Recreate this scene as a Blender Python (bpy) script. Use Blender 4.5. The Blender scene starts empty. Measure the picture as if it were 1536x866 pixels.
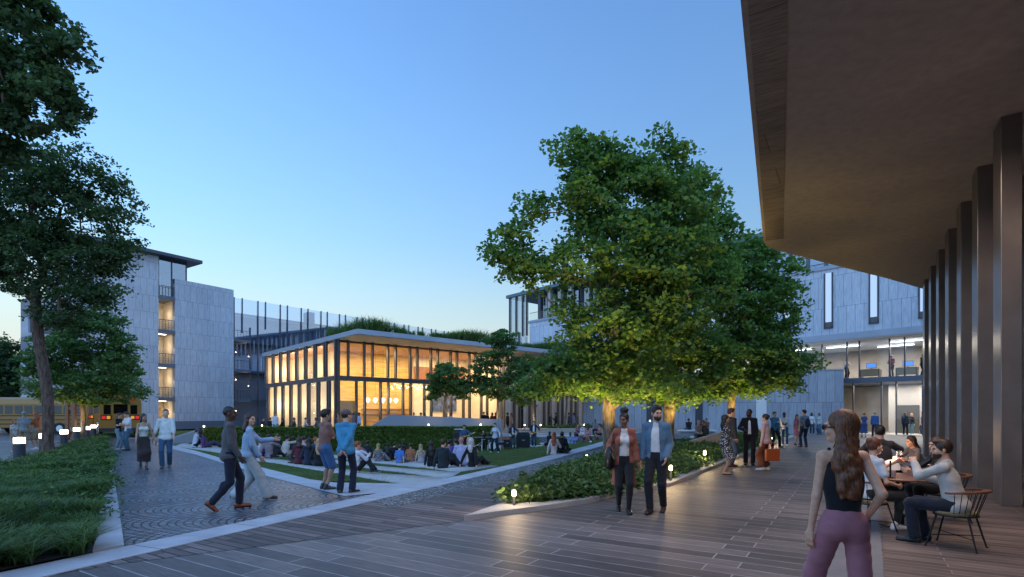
import bpy, math, random
import numpy as np
from mathutils import Vector, Matrix
C = bpy.context.scene.collection
R_ = math.radians
F, HY, CX, EYE = 820.0, 620.0, 768.0, 1.72      # focal length and horizon of the photograph, in its pixels

# ------------------------------------------------------------------ materials
MATS = {}
def newmat(name):
    m = bpy.data.materials.new(name); m.use_nodes = True
    nt = m.node_tree; b = nt.nodes['Principled BSDF']
    MATS[name] = m
    return m, nt, b
def node(nt, typ, **kw):
    n = nt.nodes.new(typ)
    for k, v in kw.items():
        if k.startswith('i_'): n.inputs[k[2:].replace('_', ' ')].default_value = v
        else: setattr(n, k, v)
    return n
def pmat(name, col, rough=.7, metal=0, emit=None, es=0, var=0, scale=30, bump=0, spec=.5, coat=0):
    if name in MATS: return MATS[name]
    m, nt, b = newmat(name)
    b.inputs['Base Color'].default_value = (*col, 1); b.inputs['Roughness'].default_value = rough
    b.inputs['Metallic'].default_value = metal; b.inputs['Specular IOR Level'].default_value = spec
    b.inputs['Coat Weight'].default_value = coat
    if emit: b.inputs['Emission Color'].default_value = (*emit, 1); b.inputs['Emission Strength'].default_value = es
    if var or bump:
        tc = node(nt, 'ShaderNodeTexCoord'); n = node(nt, 'ShaderNodeTexNoise', i_Scale=scale, i_Detail=4.0)
        nt.links.new(tc.outputs['Object'], n.inputs['Vector'])
        if var:
            mr = node(nt, 'ShaderNodeMapRange'); mr.inputs['To Min'].default_value = 1-var; mr.inputs['To Max'].default_value = 1+var
            mr.inputs['From Min'].default_value = .3; mr.inputs['From Max'].default_value = .7
            nt.links.new(n.outputs['Fac'], mr.inputs['Value'])
            mx = node(nt, 'ShaderNodeMix', data_type='RGBA', blend_type='MULTIPLY'); mx.inputs[0].default_value = 1
            mx.inputs[6].default_value = (*col, 1); nt.links.new(mr.outputs[0], mx.inputs[7]); nt.links.new(mx.outputs[2], b.inputs['Base Color'])
        if bump:
            bp = node(nt, 'ShaderNodeBump', i_Strength=bump, i_Distance=.02); nt.links.new(n.outputs['Fac'], bp.inputs['Height']); nt.links.new(bp.outputs[0], b.inputs['Normal'])
    return m
def cmat(col, kind='cloth'):                     # cloth, hair, skin, leather by colour
    key = kind+'_%.3f_%.3f_%.3f' % tuple(col)
    if key in MATS: return MATS[key]
    if kind == 'skin':
        m = pmat(key, col, .5, var=.10, scale=25)
        b = m.node_tree.nodes['Principled BSDF']; b.inputs['Subsurface Weight'].default_value = .12
        b.inputs['Subsurface Radius'].default_value = (.02, .008, .004); b.inputs['Subsurface Scale'].default_value = .4
        return m
    if kind == 'hair':
        m, nt, b = newmat(key)
        tc = node(nt, 'ShaderNodeTexCoord'); mp = node(nt, 'ShaderNodeMapping'); mp.inputs['Scale'].default_value = (60, 60, 7)
        n = node(nt, 'ShaderNodeTexNoise', i_Scale=1.6, i_Detail=3.0)
        nt.links.new(tc.outputs['Object'], mp.inputs[0]); nt.links.new(mp.outputs[0], n.inputs['Vector'])
        r = node(nt, 'ShaderNodeValToRGB'); r.color_ramp.elements[0].position = .35; r.color_ramp.elements[1].position = .68
        r.color_ramp.elements[0].color = (col[0]*.45, col[1]*.45, col[2]*.45, 1); r.color_ramp.elements[1].color = (col[0]*1.7, col[1]*1.6, col[2]*1.5, 1)
        nt.links.new(n.outputs['Fac'], r.inputs[0]); nt.links.new(r.outputs[0], b.inputs['Base Color'])
        b.inputs['Roughness'].default_value = .45
        bp = node(nt, 'ShaderNodeBump', i_Strength=.6, i_Distance=.01); nt.links.new(n.outputs['Fac'], bp.inputs['Height']); nt.links.new(bp.outputs[0], b.inputs['Normal'])
        return m
    if kind == 'leather': return pmat(key, col, .35, var=.12, scale=20, bump=.15)
    if kind == 'dots':
        m, nt, b = newmat(key)
        tc = node(nt, 'ShaderNodeTexCoord'); v = node(nt, 'ShaderNodeTexVoronoi', i_Scale=26.0); nt.links.new(tc.outputs['Object'], v.inputs['Vector'])
        r = node(nt, 'ShaderNodeValToRGB'); r.color_ramp.interpolation = 'CONSTANT'
        r.color_ramp.elements[0].color = (.62, .6, .57, 1); r.color_ramp.elements[1].position = .34; r.color_ramp.elements[1].color = (*col, 1)
        nt.links.new(v.outputs['Distance'], r.inputs[0]); nt.links.new(r.outputs[0], b.inputs['Base Color']); b.inputs['Roughness'].default_value = .8
        return m
    m = pmat(key, col, .85, var=.13, scale=9, bump=.25, spec=.25)
    m.node_tree.nodes['Principled BSDF'].inputs['Sheen Weight'].default_value = .15
    return m

# ------------------------------------------------------------------ object helpers
def tag(o, label=None, cat=None, group=None, kind=None):
    if label: o['label'] = label
    if cat: o['category'] = cat
    if group: o['group'] = group
    if kind: o['kind'] = kind
    return o
def empty(name, loc=(0, 0, 0), rz=0, label=None, cat=None, group=None):
    o = bpy.data.objects.new(name, None); C.objects.link(o); o.location = loc; o.rotation_euler = (0, 0, rz)
    o.empty_display_size = .2
    return tag(o, label, cat, group)
def link(name, me, mats=(), parent=None, smooth=False):
    for m in (mats if isinstance(mats, (list, tuple)) else [mats]): me.materials.append(m)
    if smooth: me.shade_smooth()
    o = bpy.data.objects.new(name, me); C.objects.link(o)
    if parent: o.parent = parent
    return o
def npmesh(name, V, Q, mats=(), parent=None, smooth=True, mi=None, rnd=None):
    """mesh from numpy vertices and (n,3)/(n,4) faces"""
    V = np.asarray(V, np.float32); Q = np.asarray(Q, np.int32)
    me = bpy.data.meshes.new(name); n, k = Q.shape
    me.vertices.add(len(V)); me.vertices.foreach_set('co', V.ravel())
    me.loops.add(n*k); me.loops.foreach_set('vertex_index', Q.ravel())
    me.polygons.add(n); me.polygons.foreach_set('loop_start', np.arange(0, n*k, k, dtype=np.int32))
    if mi is not None: me.polygons.foreach_set('material_index', np.asarray(mi, np.int32))
    if rnd is not None:
        a = me.attributes.new('rnd', 'FLOAT', 'FACE'); a.data.foreach_set('value', np.asarray(rnd, np.float32))
    me.update(calc_edges=True)
    return link(name, me, mats, parent, smooth)
class MB:
    """collects boxes, prisms, tubes into ONE mesh"""
    def __init__(s): s.v = []; s.f = []; s.m = []; s.cm = 0
    def add(s, vs, fs):
        b = len(s.v); s.v += [tuple(v) for v in vs]; s.f += [tuple(i+b for i in f) for f in fs]; s.m += [s.cm]*len(fs); return s
    def box(s, x0, y0, z0, x1, y1, z1, T=None):
        vs = [Vector(p) for p in ((x0,y0,z0),(x1,y0,z0),(x1,y1,z0),(x0,y1,z0),(x0,y0,z1),(x1,y0,z1),(x1,y1,z1),(x0,y1,z1))]
        if T: vs = [T @ v for v in vs]
        return s.add(vs, [(0,3,2,1),(4,5,6,7),(0,1,5,4),(1,2,6,5),(2,3,7,6),(3,0,4,7)])
    def cbox(s, c, d, T=None):
        return s.box(c[0]-d[0]/2, c[1]-d[1]/2, c[2]-d[2]/2, c[0]+d[0]/2, c[1]+d[1]/2, c[2]+d[2]/2, T)
    def prism(s, pts, z0, z1, T=None):
        n = len(pts); 
        g = lambda z, i: z[i] if isinstance(z, (list, tuple)) else z
        vs = [Vector((p[0], p[1], g(z0, i))) for i, p in enumerate(pts)]+[Vector((p[0], p[1], g(z1, i))) for i, p in enumerate(pts)]
        if T: vs = [T @ v for v in vs]
        return s.add(vs, [tuple(reversed(range(n))), tuple(range(n, 2*n))]+[(i, (i+1) % n, n+(i+1) % n, n+i) for i in range(n)])
    def tube(s, pts, r, n=8, cap=True):
        pts = [Vector(p) for p in pts]; rs = r if isinstance(r, (list, tuple)) else [r]*len(pts); b = len(s.v); vs = []
        d0 = (pts[1]-pts[0]).normalized(); u = d0.orthogonal().normalized()
        for i, p in enumerate(pts):
            d = (pts[min(i+1, len(pts)-1)]-pts[max(i-1, 0)]).normalized(); u = (u-d*u.dot(d)).normalized(); w = d.cross(u)
            vs += [p+(u*math.cos(a)+w*math.sin(a))*rs[i] for a in (2*math.pi*j/n for j in range(n))]
        fs = [(i*n+j, i*n+(j+1) % n, (i+1)*n+(j+1) % n, (i+1)*n+j) for i in range(len(pts)-1) for j in range(n)]
        if cap: fs += [tuple(reversed(range(n))), tuple((len(pts)-1)*n+j for j in range(n))]
        return s.add(vs, fs)
    def lathe(s, prof, c=(0, 0, 0), n=20):
        vs = [(c[0]+r*math.cos(2*math.pi*j/n), c[1]+r*math.sin(2*math.pi*j/n), c[2]+z) for r, z in prof for j in range(n)]
        fs = [(i*n+j, i*n+(j+1) % n, (i+1)*n+(j+1) % n, (i+1)*n+j) for i in range(len(prof)-1) for j in range(n)]
        fs += [tuple(reversed(range(n))), tuple((len(prof)-1)*n+j for j in range(n))]
        return s.add(vs, fs)
    def build(s, name, mats, parent=None, smooth=False, bevel=0):
        me = bpy.data.meshes.new(name); me.from_pydata(s.v, [], s.f); me.update()
        if not isinstance(mats, (list, tuple)): mats = [mats]
        me.polygons.foreach_set('material_index', s.m)
        o = link(name, me, mats, parent, False)
        if smooth: me.shade_smooth(); me.set_sharp_from_angle(angle=R_(35)) if hasattr(me, 'set_sharp_from_angle') else None
        if bevel:
            b = o.modifiers.new('bevel', 'BEVEL'); b.width = bevel; b.segments = 2; b.limit_method = 'ANGLE'
        return o
def copy_tree(o, parent=None, **tags):
    c = o.copy(); C.objects.link(c); c.parent = parent
    for ch in list(o.children): copy_tree(ch, c)
    tag(c, **tags) if tags else None
    return c

# ------------------------------------------------------------------ implicit surfaces -> one continuous mesh
def _v(a): return np.array(a, np.float32)
def cap(a, b, ra, rb=None, k=.02, sq=None, op='+'): return ('c', _v(a), _v(b), ra, ra if rb is None else rb, k, sq, op)
def ell(c, r, R=None, k=.02, op='+'): return ('e', _v(c), _v(r), None if R is None else np.array(R, np.float32), k, op)
def cut(p, n): return ('p', _v(p), _v(n)/np.linalg.norm(n))      # keeps the side the normal points away from
def field_mesh(prims, vox):
    lo = np.full(3, 1e9); hi = -lo
    for q in prims:
        if q[0] == 'c' and q[7] == '+':
            r = max(q[3], q[4])*(1.0 if q[6] is None else max(1, q[6][1])); lo = np.minimum(lo, np.minimum(q[1], q[2])-r); hi = np.maximum(hi, np.maximum(q[1], q[2])+r)
        elif q[0] == 'e' and q[5] == '+':
            r = max(q[2]); lo = np.minimum(lo, q[1]-r); hi = np.maximum(hi, q[1]+r)
    lo -= 2.5*vox+.012; hi += 2.5*vox+.012
    n = np.ceil((hi-lo)/vox).astype(int)+1
    ax = [(lo[i]+vox*np.arange(n[i])).astype(np.float32) for i in range(3)]
    V = np.full(n, 1.0, np.float32)
    for q in prims:
        if q[0] == 'p':
            f = (ax[0][:, None, None]-q[1][0])*q[2][0]+(ax[1][None, :, None]-q[1][1])*q[2][1]+(ax[2][None, None, :]-q[1][2])*q[2][2]
            np.maximum(V, f, out=V); continue
        if q[0] == 'c': r = max(q[3], q[4])*(1.0 if q[6] is None else max(1, q[6][1])); l = np.minimum(q[1], q[2])-r; h = np.maximum(q[1], q[2])+r; k = q[5]; op = q[7]
        else: r = max(q[2]); l = q[1]-r; h = q[1]+r; k = q[4]; op = q[5]
        m = k+2.2*vox
        i0 = np.maximum(0, np.floor((l-m-lo)/vox).astype(int)); i1 = np.minimum(n, np.ceil((h+m-lo)/vox).astype(int)+1)
        if (i1 <= i0).any(): continue
        X = ax[0][i0[0]:i1[0], None, None]; Y = ax[1][None, i0[1]:i1[1], None]; Z = ax[2][None, None, i0[2]:i1[2]]
        if q[0] == 'c':
            a, b = q[1], q[2]; x, y, z = X-a[0], Y-a[1], Z-a[2]; d = b-a
            if q[6] is not None:
                w, fc = _v(q[6][0]), q[6][1]; w = w/np.linalg.norm(w); g = (1/fc-1); t = (x*w[0]+y*w[1]+z*w[2])*g
                x = x+t*w[0]; y = y+t*w[1]; z = z+t*w[2]; d = d+w*(d@w)*g
            L = float(d@d)+1e-9; t = np.clip((x*d[0]+y*d[1]+z*d[2])/L, 0, 1)
            f = np.sqrt((x-t*d[0])**2+(y-t*d[1])**2+(z-t*d[2])**2)-(q[3]+(q[4]-q[3])*t)
        else:
            c, r3, M = q[1], q[2], q[3]; x, y, z = X-c[0], Y-c[1], Z-c[2]
            if M is not None: x, y, z = (M[0,0]*x+M[1,0]*y+M[2,0]*z), (M[0,1]*x+M[1,1]*y+M[2,1]*z), (M[0,2]*x+M[1,2]*y+M[2,2]*z)
            k0 = np.sqrt((x/r3[0])**2+(y/r3[1])**2+(z/r3[2])**2); k1 = np.sqrt((x/r3[0]**2)**2+(y/r3[1]**2)**2+(z/r3[2]**2)**2)+1e-9
            f = k0*(k0-1)/k1
        B = V[i0[0]:i1[0], i0[1]:i1[1], i0[2]:i1[2]]
        if op == '+':
            hh = np.maximum(k-np.abs(B-f), 0)/max(k, 1e-6); B[...] = np.minimum(B, f)-hh*hh*k*.25
        else: np.maximum(B, -f, out=B)
    V[0] = V[-1] = 1; V[:, 0] = V[:, -1] = 1; V[:, :, 0] = V[:, :, -1] = 1
    # surface nets
    S = V < 0
    if not S.any(): return None
    cnt = np.zeros([i-1 for i in n], np.int8)
    for dx in (0, 1):
        for dy in (0, 1):
            for dz in (0, 1): cnt += S[dx:n[0]-1+dx, dy:n[1]-1+dy, dz:n[2]-1+dz]
    act = (cnt > 0) & (cnt < 8); I = np.argwhere(act); idx = np.full(act.shape, -1, np.int32); idx[act] = np.arange(len(I))
    P = np.zeros((len(I), 3), np.float32); W = np.zeros(len(I), np.float32)
    co = [(a, b, c) for a in (0, 1) for b in (0, 1) for c in (0, 1)]
    for a in co:
        for d in range(3):
            if a[d]: continue
            b = list(a); b[d] = 1
            va = V[I[:, 0]+a[0], I[:, 1]+a[1], I[:, 2]+a[2]]; vb = V[I[:, 0]+b[0], I[:, 1]+b[1], I[:, 2]+b[2]]
            m = (va < 0) != (vb < 0); t = np.where(m, va/np.where(m, va-vb, 1), 0)
            for e in range(3): P[:, e] += m*(a[e]+(t if e == d else 0))
            W += m
    P = (P/W[:, None]+I)*vox+lo.astype(np.float32)
    Q = []
    for d in range(3):
        e, g = [(1, 2), (2, 0), (0, 1)][d]
        s0 = [slice(1, -1)]*3; s0[d] = slice(0, -1); s1 = list(s0); s1[d] = slice(1, None)
        A = S[tuple(s0)]; B = S[tuple(s1)]; J = np.argwhere(A != B)
        if not len(J): continue
        sg = A[J[:, 0], J[:, 1], J[:, 2]]
        off = np.ones(3, int); off[d] = 0; J = J+off
        def ii(de, dg):
            K = J.copy(); K[:, e] -= de; K[:, g] -= dg; return idx[K[:, 0], K[:, 1], K[:, 2]]
        q = np.stack([ii(1, 1), ii(0, 1), ii(0, 0), ii(1, 0)], 1); q[~sg] = q[~sg][:, ::-1]; Q.append(q)
    return P, np.concatenate(Q)
def fmesh(name, prims, vox, mat, parent, s=1, wr=0, fn=None):
    r = field_mesh(prims, vox)
    if r is None: return None
    P, Q = r; mi = None
    if fn is not None: mi = fn(P, Q)
    if wr:                                       # cloth folds: small ripples on the surface
        a = np.sin(P[:, 0]*38+P[:, 2]*21+3*np.sin(P[:, 2]*9+P[:, 1]*14))*np.sin(P[:, 2]*33-P[:, 1]*29+2*np.sin(P[:, 0]*17))
        c = P.mean(0); d = P-c; d[:, 2] *= .1; d /= np.linalg.norm(d, axis=1)[:, None]+1e-6
        P = P+d*(a*wr)[:, None]
    return npmesh(name, P*s, Q, mat, parent, True, mi)
# ------------------------------------------------------------------ people
def rotm(axis, deg): return np.array(Matrix.Rotation(R_(deg), 3, axis))
def ik(a, t, l1, l2, hint):
    a = np.array(a, float); t = np.array(t, float); d = t-a; L = np.linalg.norm(d); mx = (l1+l2)*.997
    if L > mx: d *= mx/L; L = mx; t = a+d
    u = d/L; h = np.array(hint, float); h = h-u*(h@u); h /= np.linalg.norm(h)+1e-9
    x = (l1*l1-l2*l2+L*L)/(2*L); y = math.sqrt(max(0, l1*l1-x*x))
    return a+u*x+h*y, t
POSE = {
 'stand': dict(),
 'relax': dict(fl=(-.11,.05,0,-14,0), fr=(.09,-.04,0,10,0), pel=(.02,0,.925)),
 'pockets': dict(hl=(-.20,.08,.90), hr=(.20,.08,.90)),
 'crossed': dict(hl=(.10,.24,1.17), hr=(-.10,.22,1.13), ehl=(-1,-.1,-.8), ehr=(1,-.1,-.8)),
 'behind': dict(hl=(.02,-.17,.83), hr=(-.03,-.19,.86), ehl=(-1,-.4,.1), ehr=(1,-.4,.1)),
 'talk': dict(hl=(-.20,.20,1.02), hr=(.14,.32,1.16), ehl=(-1,-.8,-.4), ehr=(1,-.8,-.6)),
 'phone': dict(hl=(-.05,.30,1.18), hr=(.06,.30,1.16), hd=(0,-22), ehl=(-.7,-.2,-1), ehr=(.7,-.2,-1)),
 'walk': dict(pel=(0,0,.90), lean=3, fl=(-.08,.32,0,0,0), fr=(.08,-.34,.07,0,42), hl=(-.23,-.16,.80), hr=(.22,.20,.84)),
 'walk2': dict(pel=(0,0,.90), lean=3, fr=(.08,.32,0,0,0), fl=(-.08,-.34,.07,0,42), hr=(.23,-.16,.80), hl=(-.22,.20,.84)),
 'chair': dict(pel=(0,0,.53), lean=4, fl=(-.13,.44,0,-8,0), fr=(.13,.40,0,8,0), hl=(-.14,.38,.66), hr=(.14,.38,.66), khl=(-.15,1,.8), khr=(.15,1,.8)),
 'table': dict(pel=(0,0,.53), lean=14, fl=(-.13,.40,0,-8,0), fr=(.13,.36,0,8,0), hl=(-.10,.50,.80), hr=(.12,.48,.80), khl=(-.15,1,.8), khr=(.15,1,.8), ehl=(-1,-.2,-.6), ehr=(1,-.2,-.6)),
 'knees': dict(pel=(0,0,.12), lean=10, fl=(-.13,.52,0,-5,0), fr=(.12,.56,0,5,0), hl=(-.10,.44,.40), hr=(.10,.46,.40), khl=(-.1,.3,1), khr=(.1,.3,1), ehl=(-1,0,-.5), ehr=(1,0,-.5)),
 'lotus': dict(pel=(0,0,.11), lean=10, fl=(.16,.34,0,60,0), fr=(-.16,.38,0,-60,0), hl=(-.20,.30,.22), hr=(.20,.30,.22), khl=(-1,.6,.25), khr=(1,.6,.25)),
 'back': dict(pel=(0,0,.11), lean=-18, fl=(-.06,.84,.0,0,-30), fr=(.1,.82,.0,0,-30), hl=(-.30,-.28,.05), hr=(.30,-.28,.05), khl=(0,.2,1), khr=(0,.2,1), ehl=(-.5,-1,.3), ehr=(.5,-1,.3)),
 'side': dict(pel=(0,0,.11), lean=2, fl=(.34,.46,0,60,0), fr=(.48,.30,0,70,0), hl=(-.25,-.12,.05), hr=(.20,.34,.28), khl=(-.2,1,.3), khr=(.6,.8,.5), ehl=(-1,-.6,.3)),
 'step': dict(pel=(0,0,.50), lean=12, fl=(-.14,.42,0,-8,0), fr=(.14,.36,0,8,0), hl=(-.06,.36,.60), hr=(.08,.36,.60), khl=(-.2,1,.8), khr=(.2,1,.8)),
}
SK = dict(d=(.085,.040,.024), b=(.20,.10,.062), t=(.40,.23,.15), l=(.66,.375,.25))
HR = dict(k=(.010,.008,.007), b=(.035,.018,.010), a=(.14,.06,.03), r=(.30,.07,.02), y=(.42,.27,.12), g=(.25,.24,.23))
NPEOPLE = [0]
def person(x, y, z, head, pose, label, group=None, sex='m', H=1.78, skin='l', hair=('short', 'k'), top=None, bot=None, shoe=(.02,.02,.02),
           vox=None, beard=None, extra=None, bag=None, shades=False, rel=False, **ov):
    s = H/1.78*(1.78/1.75)
    if vox is None: vox = min(.021, max(.0075, .0009*y))
    vox = vox/s
    p = dict(pel=(0,0,.93), lean=1, side=0, tw=0, hd=(0,-3), fl=(-.10,.03,0,-8,0), fr=(.10,-.03,0,8,0), hl=(-.215,.04,.80), hr=(.215,.05,.80),
             ehl=(-.3,-1,0), ehr=(.3,-1,0), khl=(-.1,1,.1), khr=(.1,1,.1), grip=0)
    p.update(POSE[pose]); p.update(ov)
    f = sex == 'f'
    if rel: head += math.degrees(math.atan2(x, y))
    root = empty('person', (x, y, z), -R_(head), label, 'person', group); NPEOPLE[0] += 1
    T = rotm('Z', -p['tw']) @ rotm('X', -p['lean']) @ rotm('Y', p['side'])
    pel = np.array(p['pel'], float)
    A = lambda v: pel+T @ np.array(v, float)      # torso frame
    sw = .132 if f else .166; hw = .078 if f else .086; wf = .89 if f else 1.0
    sh = {-1: A((-sw,0,.478)), 1: A((sw,0,.478))}; nk = A((0,-.01,.535))
    Rh = rotm('Z', -p['hd'][0]) @ rotm('X', p['hd'][1]) @ rotm('X', -p['lean']*.35)
    hc = nk+T @ np.array((0,.008,.05))+Rh @ np.array((0,.014,.105)); Hh = lambda v: hc+Rh @ np.array(v, float)
    hip = {-1: pel+rotm('Z', -p['tw']*.4) @ np.array((-hw,0,-.02)), 1: pel+rotm('Z', -p['tw']*.4) @ np.array((hw,0,-.02))}
    arm = {}; leg = {}
    for sd, hk, ek, fk, kk in ((-1,'hl','ehl','fl','khl'), (1,'hr','ehr','fr','khr')):
        el, wr = ik(sh[sd]+np.array((0,0,-.01)), p[hk], .285, .255, p[ek]); arm[sd] = (sh[sd], el, wr)
        fx, fy, fz, yaw, pit = p[fk]; Rf = rotm('Z', -yaw) @ rotm('X', -pit)
        an = np.array((fx, fy, fz))+Rf @ np.array((0,-.0,.085)); kn, an = ik(hip[sd], an, .445, .425, p[kk]); leg[sd] = (hip[sd], kn, an, Rf)
    g = 0 if not f else 1
    # --- body: one continuous skin surface
    q = [ell(A((0,0,.0)), (.145*wf,.098,.11), T, .04), ell(A((0,.0,.15)), (.103 if f else .128,.085,.14), T, .05), ell(A((0,-.005,.33)), (.124 if f else .155,.100,.17), T, .05),
         ]+[cap(A((0,-.012,.500)), A((sd*sw*.82,-.005,.468)), .048, .048, .03) for sd in (-1,1)]
    if f: q += [ell(A((sd*.072,.082,.33)), (.058,.05,.058), T, .03) for sd in (-1,1)]
    q += [cap(A((0,-.012,.50)), Hh((0,-.02,-.06)), .050 if f else .058, .046 if f else .055, .03)]
    for sd in (-1, 1):
        a, e, w = arm[sd]; ra = .040 if f else .047
        q += [ell(a, (ra*1.06,)*3, None, .02), cap(a, e, ra, ra*.80, .015), cap(e, w, ra*.84, ra*.52, .015)]
        h_, k_, an, Rf = leg[sd]
        q += [cap(h_, k_, .082*wf, .054, .025), cap(k_, an, .052, .033, .02), ell(k_*.68+an*.32+Rf @ np.array((0,-.018,0)), (.048,.05,.10), None, .03),
              ell(pel+T @ np.array((sd*.066*wf,-.045,-.035)), (.078*wf,.062,.082), None, .03)]
        fo = lambda v: an+Rf @ (np.array(v)-np.array((0,0,.085)))
        q += [cap(fo((0,-.035,.035)), fo((0,.145,.022)), .030, .022, .02)]
        # hand: palm, four bent fingers, thumb
        d = (w-e); d /= np.linalg.norm(d)
        dd = p.get('hdl' if sd < 0 else 'hdr')
        if dd is not None: d = np.array(dd, float); d /= np.linalg.norm(d)
        pn = p.get('pnl' if sd < 0 else 'pnr'); pn = np.array(pn if pn is not None else (-sd, .25, .0), float); pn = pn-d*(pn@d); pn /= np.linalg.norm(pn)+1e-9
        si = np.cross(pn, d)*(-sd)               # towards the thumb
        if si[1] < 0 and abs(d[2]) > .5 and pn[0]*sd < 0 and dd is None: si = si if si[1] > 0 else -si
        M = np.stack([si, pn, d], 1); pc = w+d*.045
        q += [cap(w-d*.01, w+d*.03, .024, .027, .012, (pn, .7)), ell(pc, (.038,.015,.046), M, .012)]
        cu = p['grip'] if not isinstance(p['grip'], tuple) else p['grip'][0 if sd < 0 else 1]
        for j, (o, l) in enumerate(((.029,.040), (.010,.046), (-.010,.043), (-.029,.034))):
            b0 = w+d*.082+si*o; c1 = R_(14+cu*62+j*4); d1 = d*math.cos(c1)+pn*math.sin(c1); c2 = R_(34+cu*105+j*5); d2 = d*math.cos(c2)+pn*math.sin(c2)
            b1 = b0+d1*l+si*o*.12; q += [cap(b0-d*.012, b1, .0098, .0088, .004), cap(b1, b1+d2*l*.8, .0088, .0075, .003)]
        t0 = w+d*.028+si*.030; t1 = t0+(d*.75+si*.6+pn*.25)*.034; q += [cap(t0-si*.008, t1, .013, .011, .008), cap(t1, t1+(d*.9+si*.15+pn*(.25+cu*.5))*.030, .0105, .009, .003)]
    hd = [ell(Hh((0,-.012,.022)), (.075,.094,.094), Rh, .02), ell(Hh((0,.022,-.045)), (.055,.066,.068), Rh, .03), ell(Hh((0,.062,-.088)), (.026,.024,.020), Rh, .02),
          cap(Hh((0,.090,.008)), Hh((0,.107,-.026)), .008, .012, .008), ell(Hh((0,.080,.026)), (.052,.018,.014), Rh, .012),
          ell(Hh((0,.088,-.058)), (.024,.011,.010), Rh, .006), ell(Hh((.04,.066,-.03)), (.02,.02,.022), Rh, .02), ell(Hh((-.04,.066,-.03)), (.02,.02,.022), Rh, .02)]
    hd += [ell(Hh((sd*.078,-.012,-.012)), (.011,.020,.030), Rh @ rotm('Z', sd*-18), .006) for sd in (-1, 1)]
    hd += [ell(Hh((sd*.031,.089,.004)), (.013,.008,.008), Rh, .0, '-') for sd in (-1, 1)]
    q += hd
    eyes = np.array([Hh((-.031,.085,.004)), Hh((.031,.085,.004))]); lip = Hh((0,.096,-.058)); brow = np.array([Hh((-.032,.092,.024)), Hh((.032,.092,.024))])
    def paint(P, Q):
        c = P[Q].mean(1); mi = np.zeros(len(Q), int)
        for e in eyes: mi[(np.linalg.norm((c-e) @ Rh*np.array((.8,1,1.5)), axis=1) < .0125)] = 1
        mi[np.linalg.norm((c-lip) @ Rh*np.array((.8,1,1.9)), axis=1) < .020] = 2
        for e in brow: mi[np.linalg.norm((c-e) @ Rh*np.array((.42,1,2.2)), axis=1) < .0095] = 3
        return mi
    sc_ = SK[skin]; hcol = HR[hair[1]] if isinstance(hair[1], str) else hair[1]
    fmesh('body', q, vox, [cmat(sc_, 'skin'), pmat('eye_dark', (.03,.02,.018), .2), cmat((sc_[0]*.8, sc_[1]*.5, sc_[2]*.55), 'skin'), cmat(tuple(c*.8 for c in hcol), 'hair')], root, s, 0, paint)
    # --- garments
    def torso(t, kx=0, hem=-.06, nkz=.612):
        r = [ell(A((0,-.002,.30)), (.130+t if f else .165+t, .104+t, .20), T, .05), ell(A((0,0,.12)), (.108+t+kx if f else .136+t+kx, .092+t+kx, .16), T, .05),
             ell(A((0,-.008,-.03)), (.164*wf+t+kx, .118+t+kx, .13), T, .05), cap(A((0,-.012,.49)), A((0,-.012,.535)), .062+t, .058+t*.5, .02)]
        r += [cap(A((0,-.012,.500)), A((sd*sw*.84,-.005,.468)), .050+t, .050+t, .03) for sd in (-1,1)]
        if f: r += [ell(A((sd*.072,.084,.33)), (.058+t,.052+t,.058+t), T, .03) for sd in (-1,1)]
        return r+[ell(A((0,.012,nkz)), (.085,.095,.082), T, 0, '-')]
    def sleeves(t, ln, wide=0):
        r = []
        for sd in (-1, 1):
            a, e, w = arm[sd]; ra = (.043 if f else .050)+t
            r += [ell(a, (ra*1.06,)*3, None, .02)]
            if ln <= 1: r += [cap(a, a+(e-a)*ln, ra, ra*.95+wide, .015)]
            else:
                w2 = e+(w-e)*(ln-1); r += [cap(a, e, ra, ra*.92+wide*.5, .015), cap(e, w2, ra*.90+wide*.5, ra*.70+wide, .02)]
        return r
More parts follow.
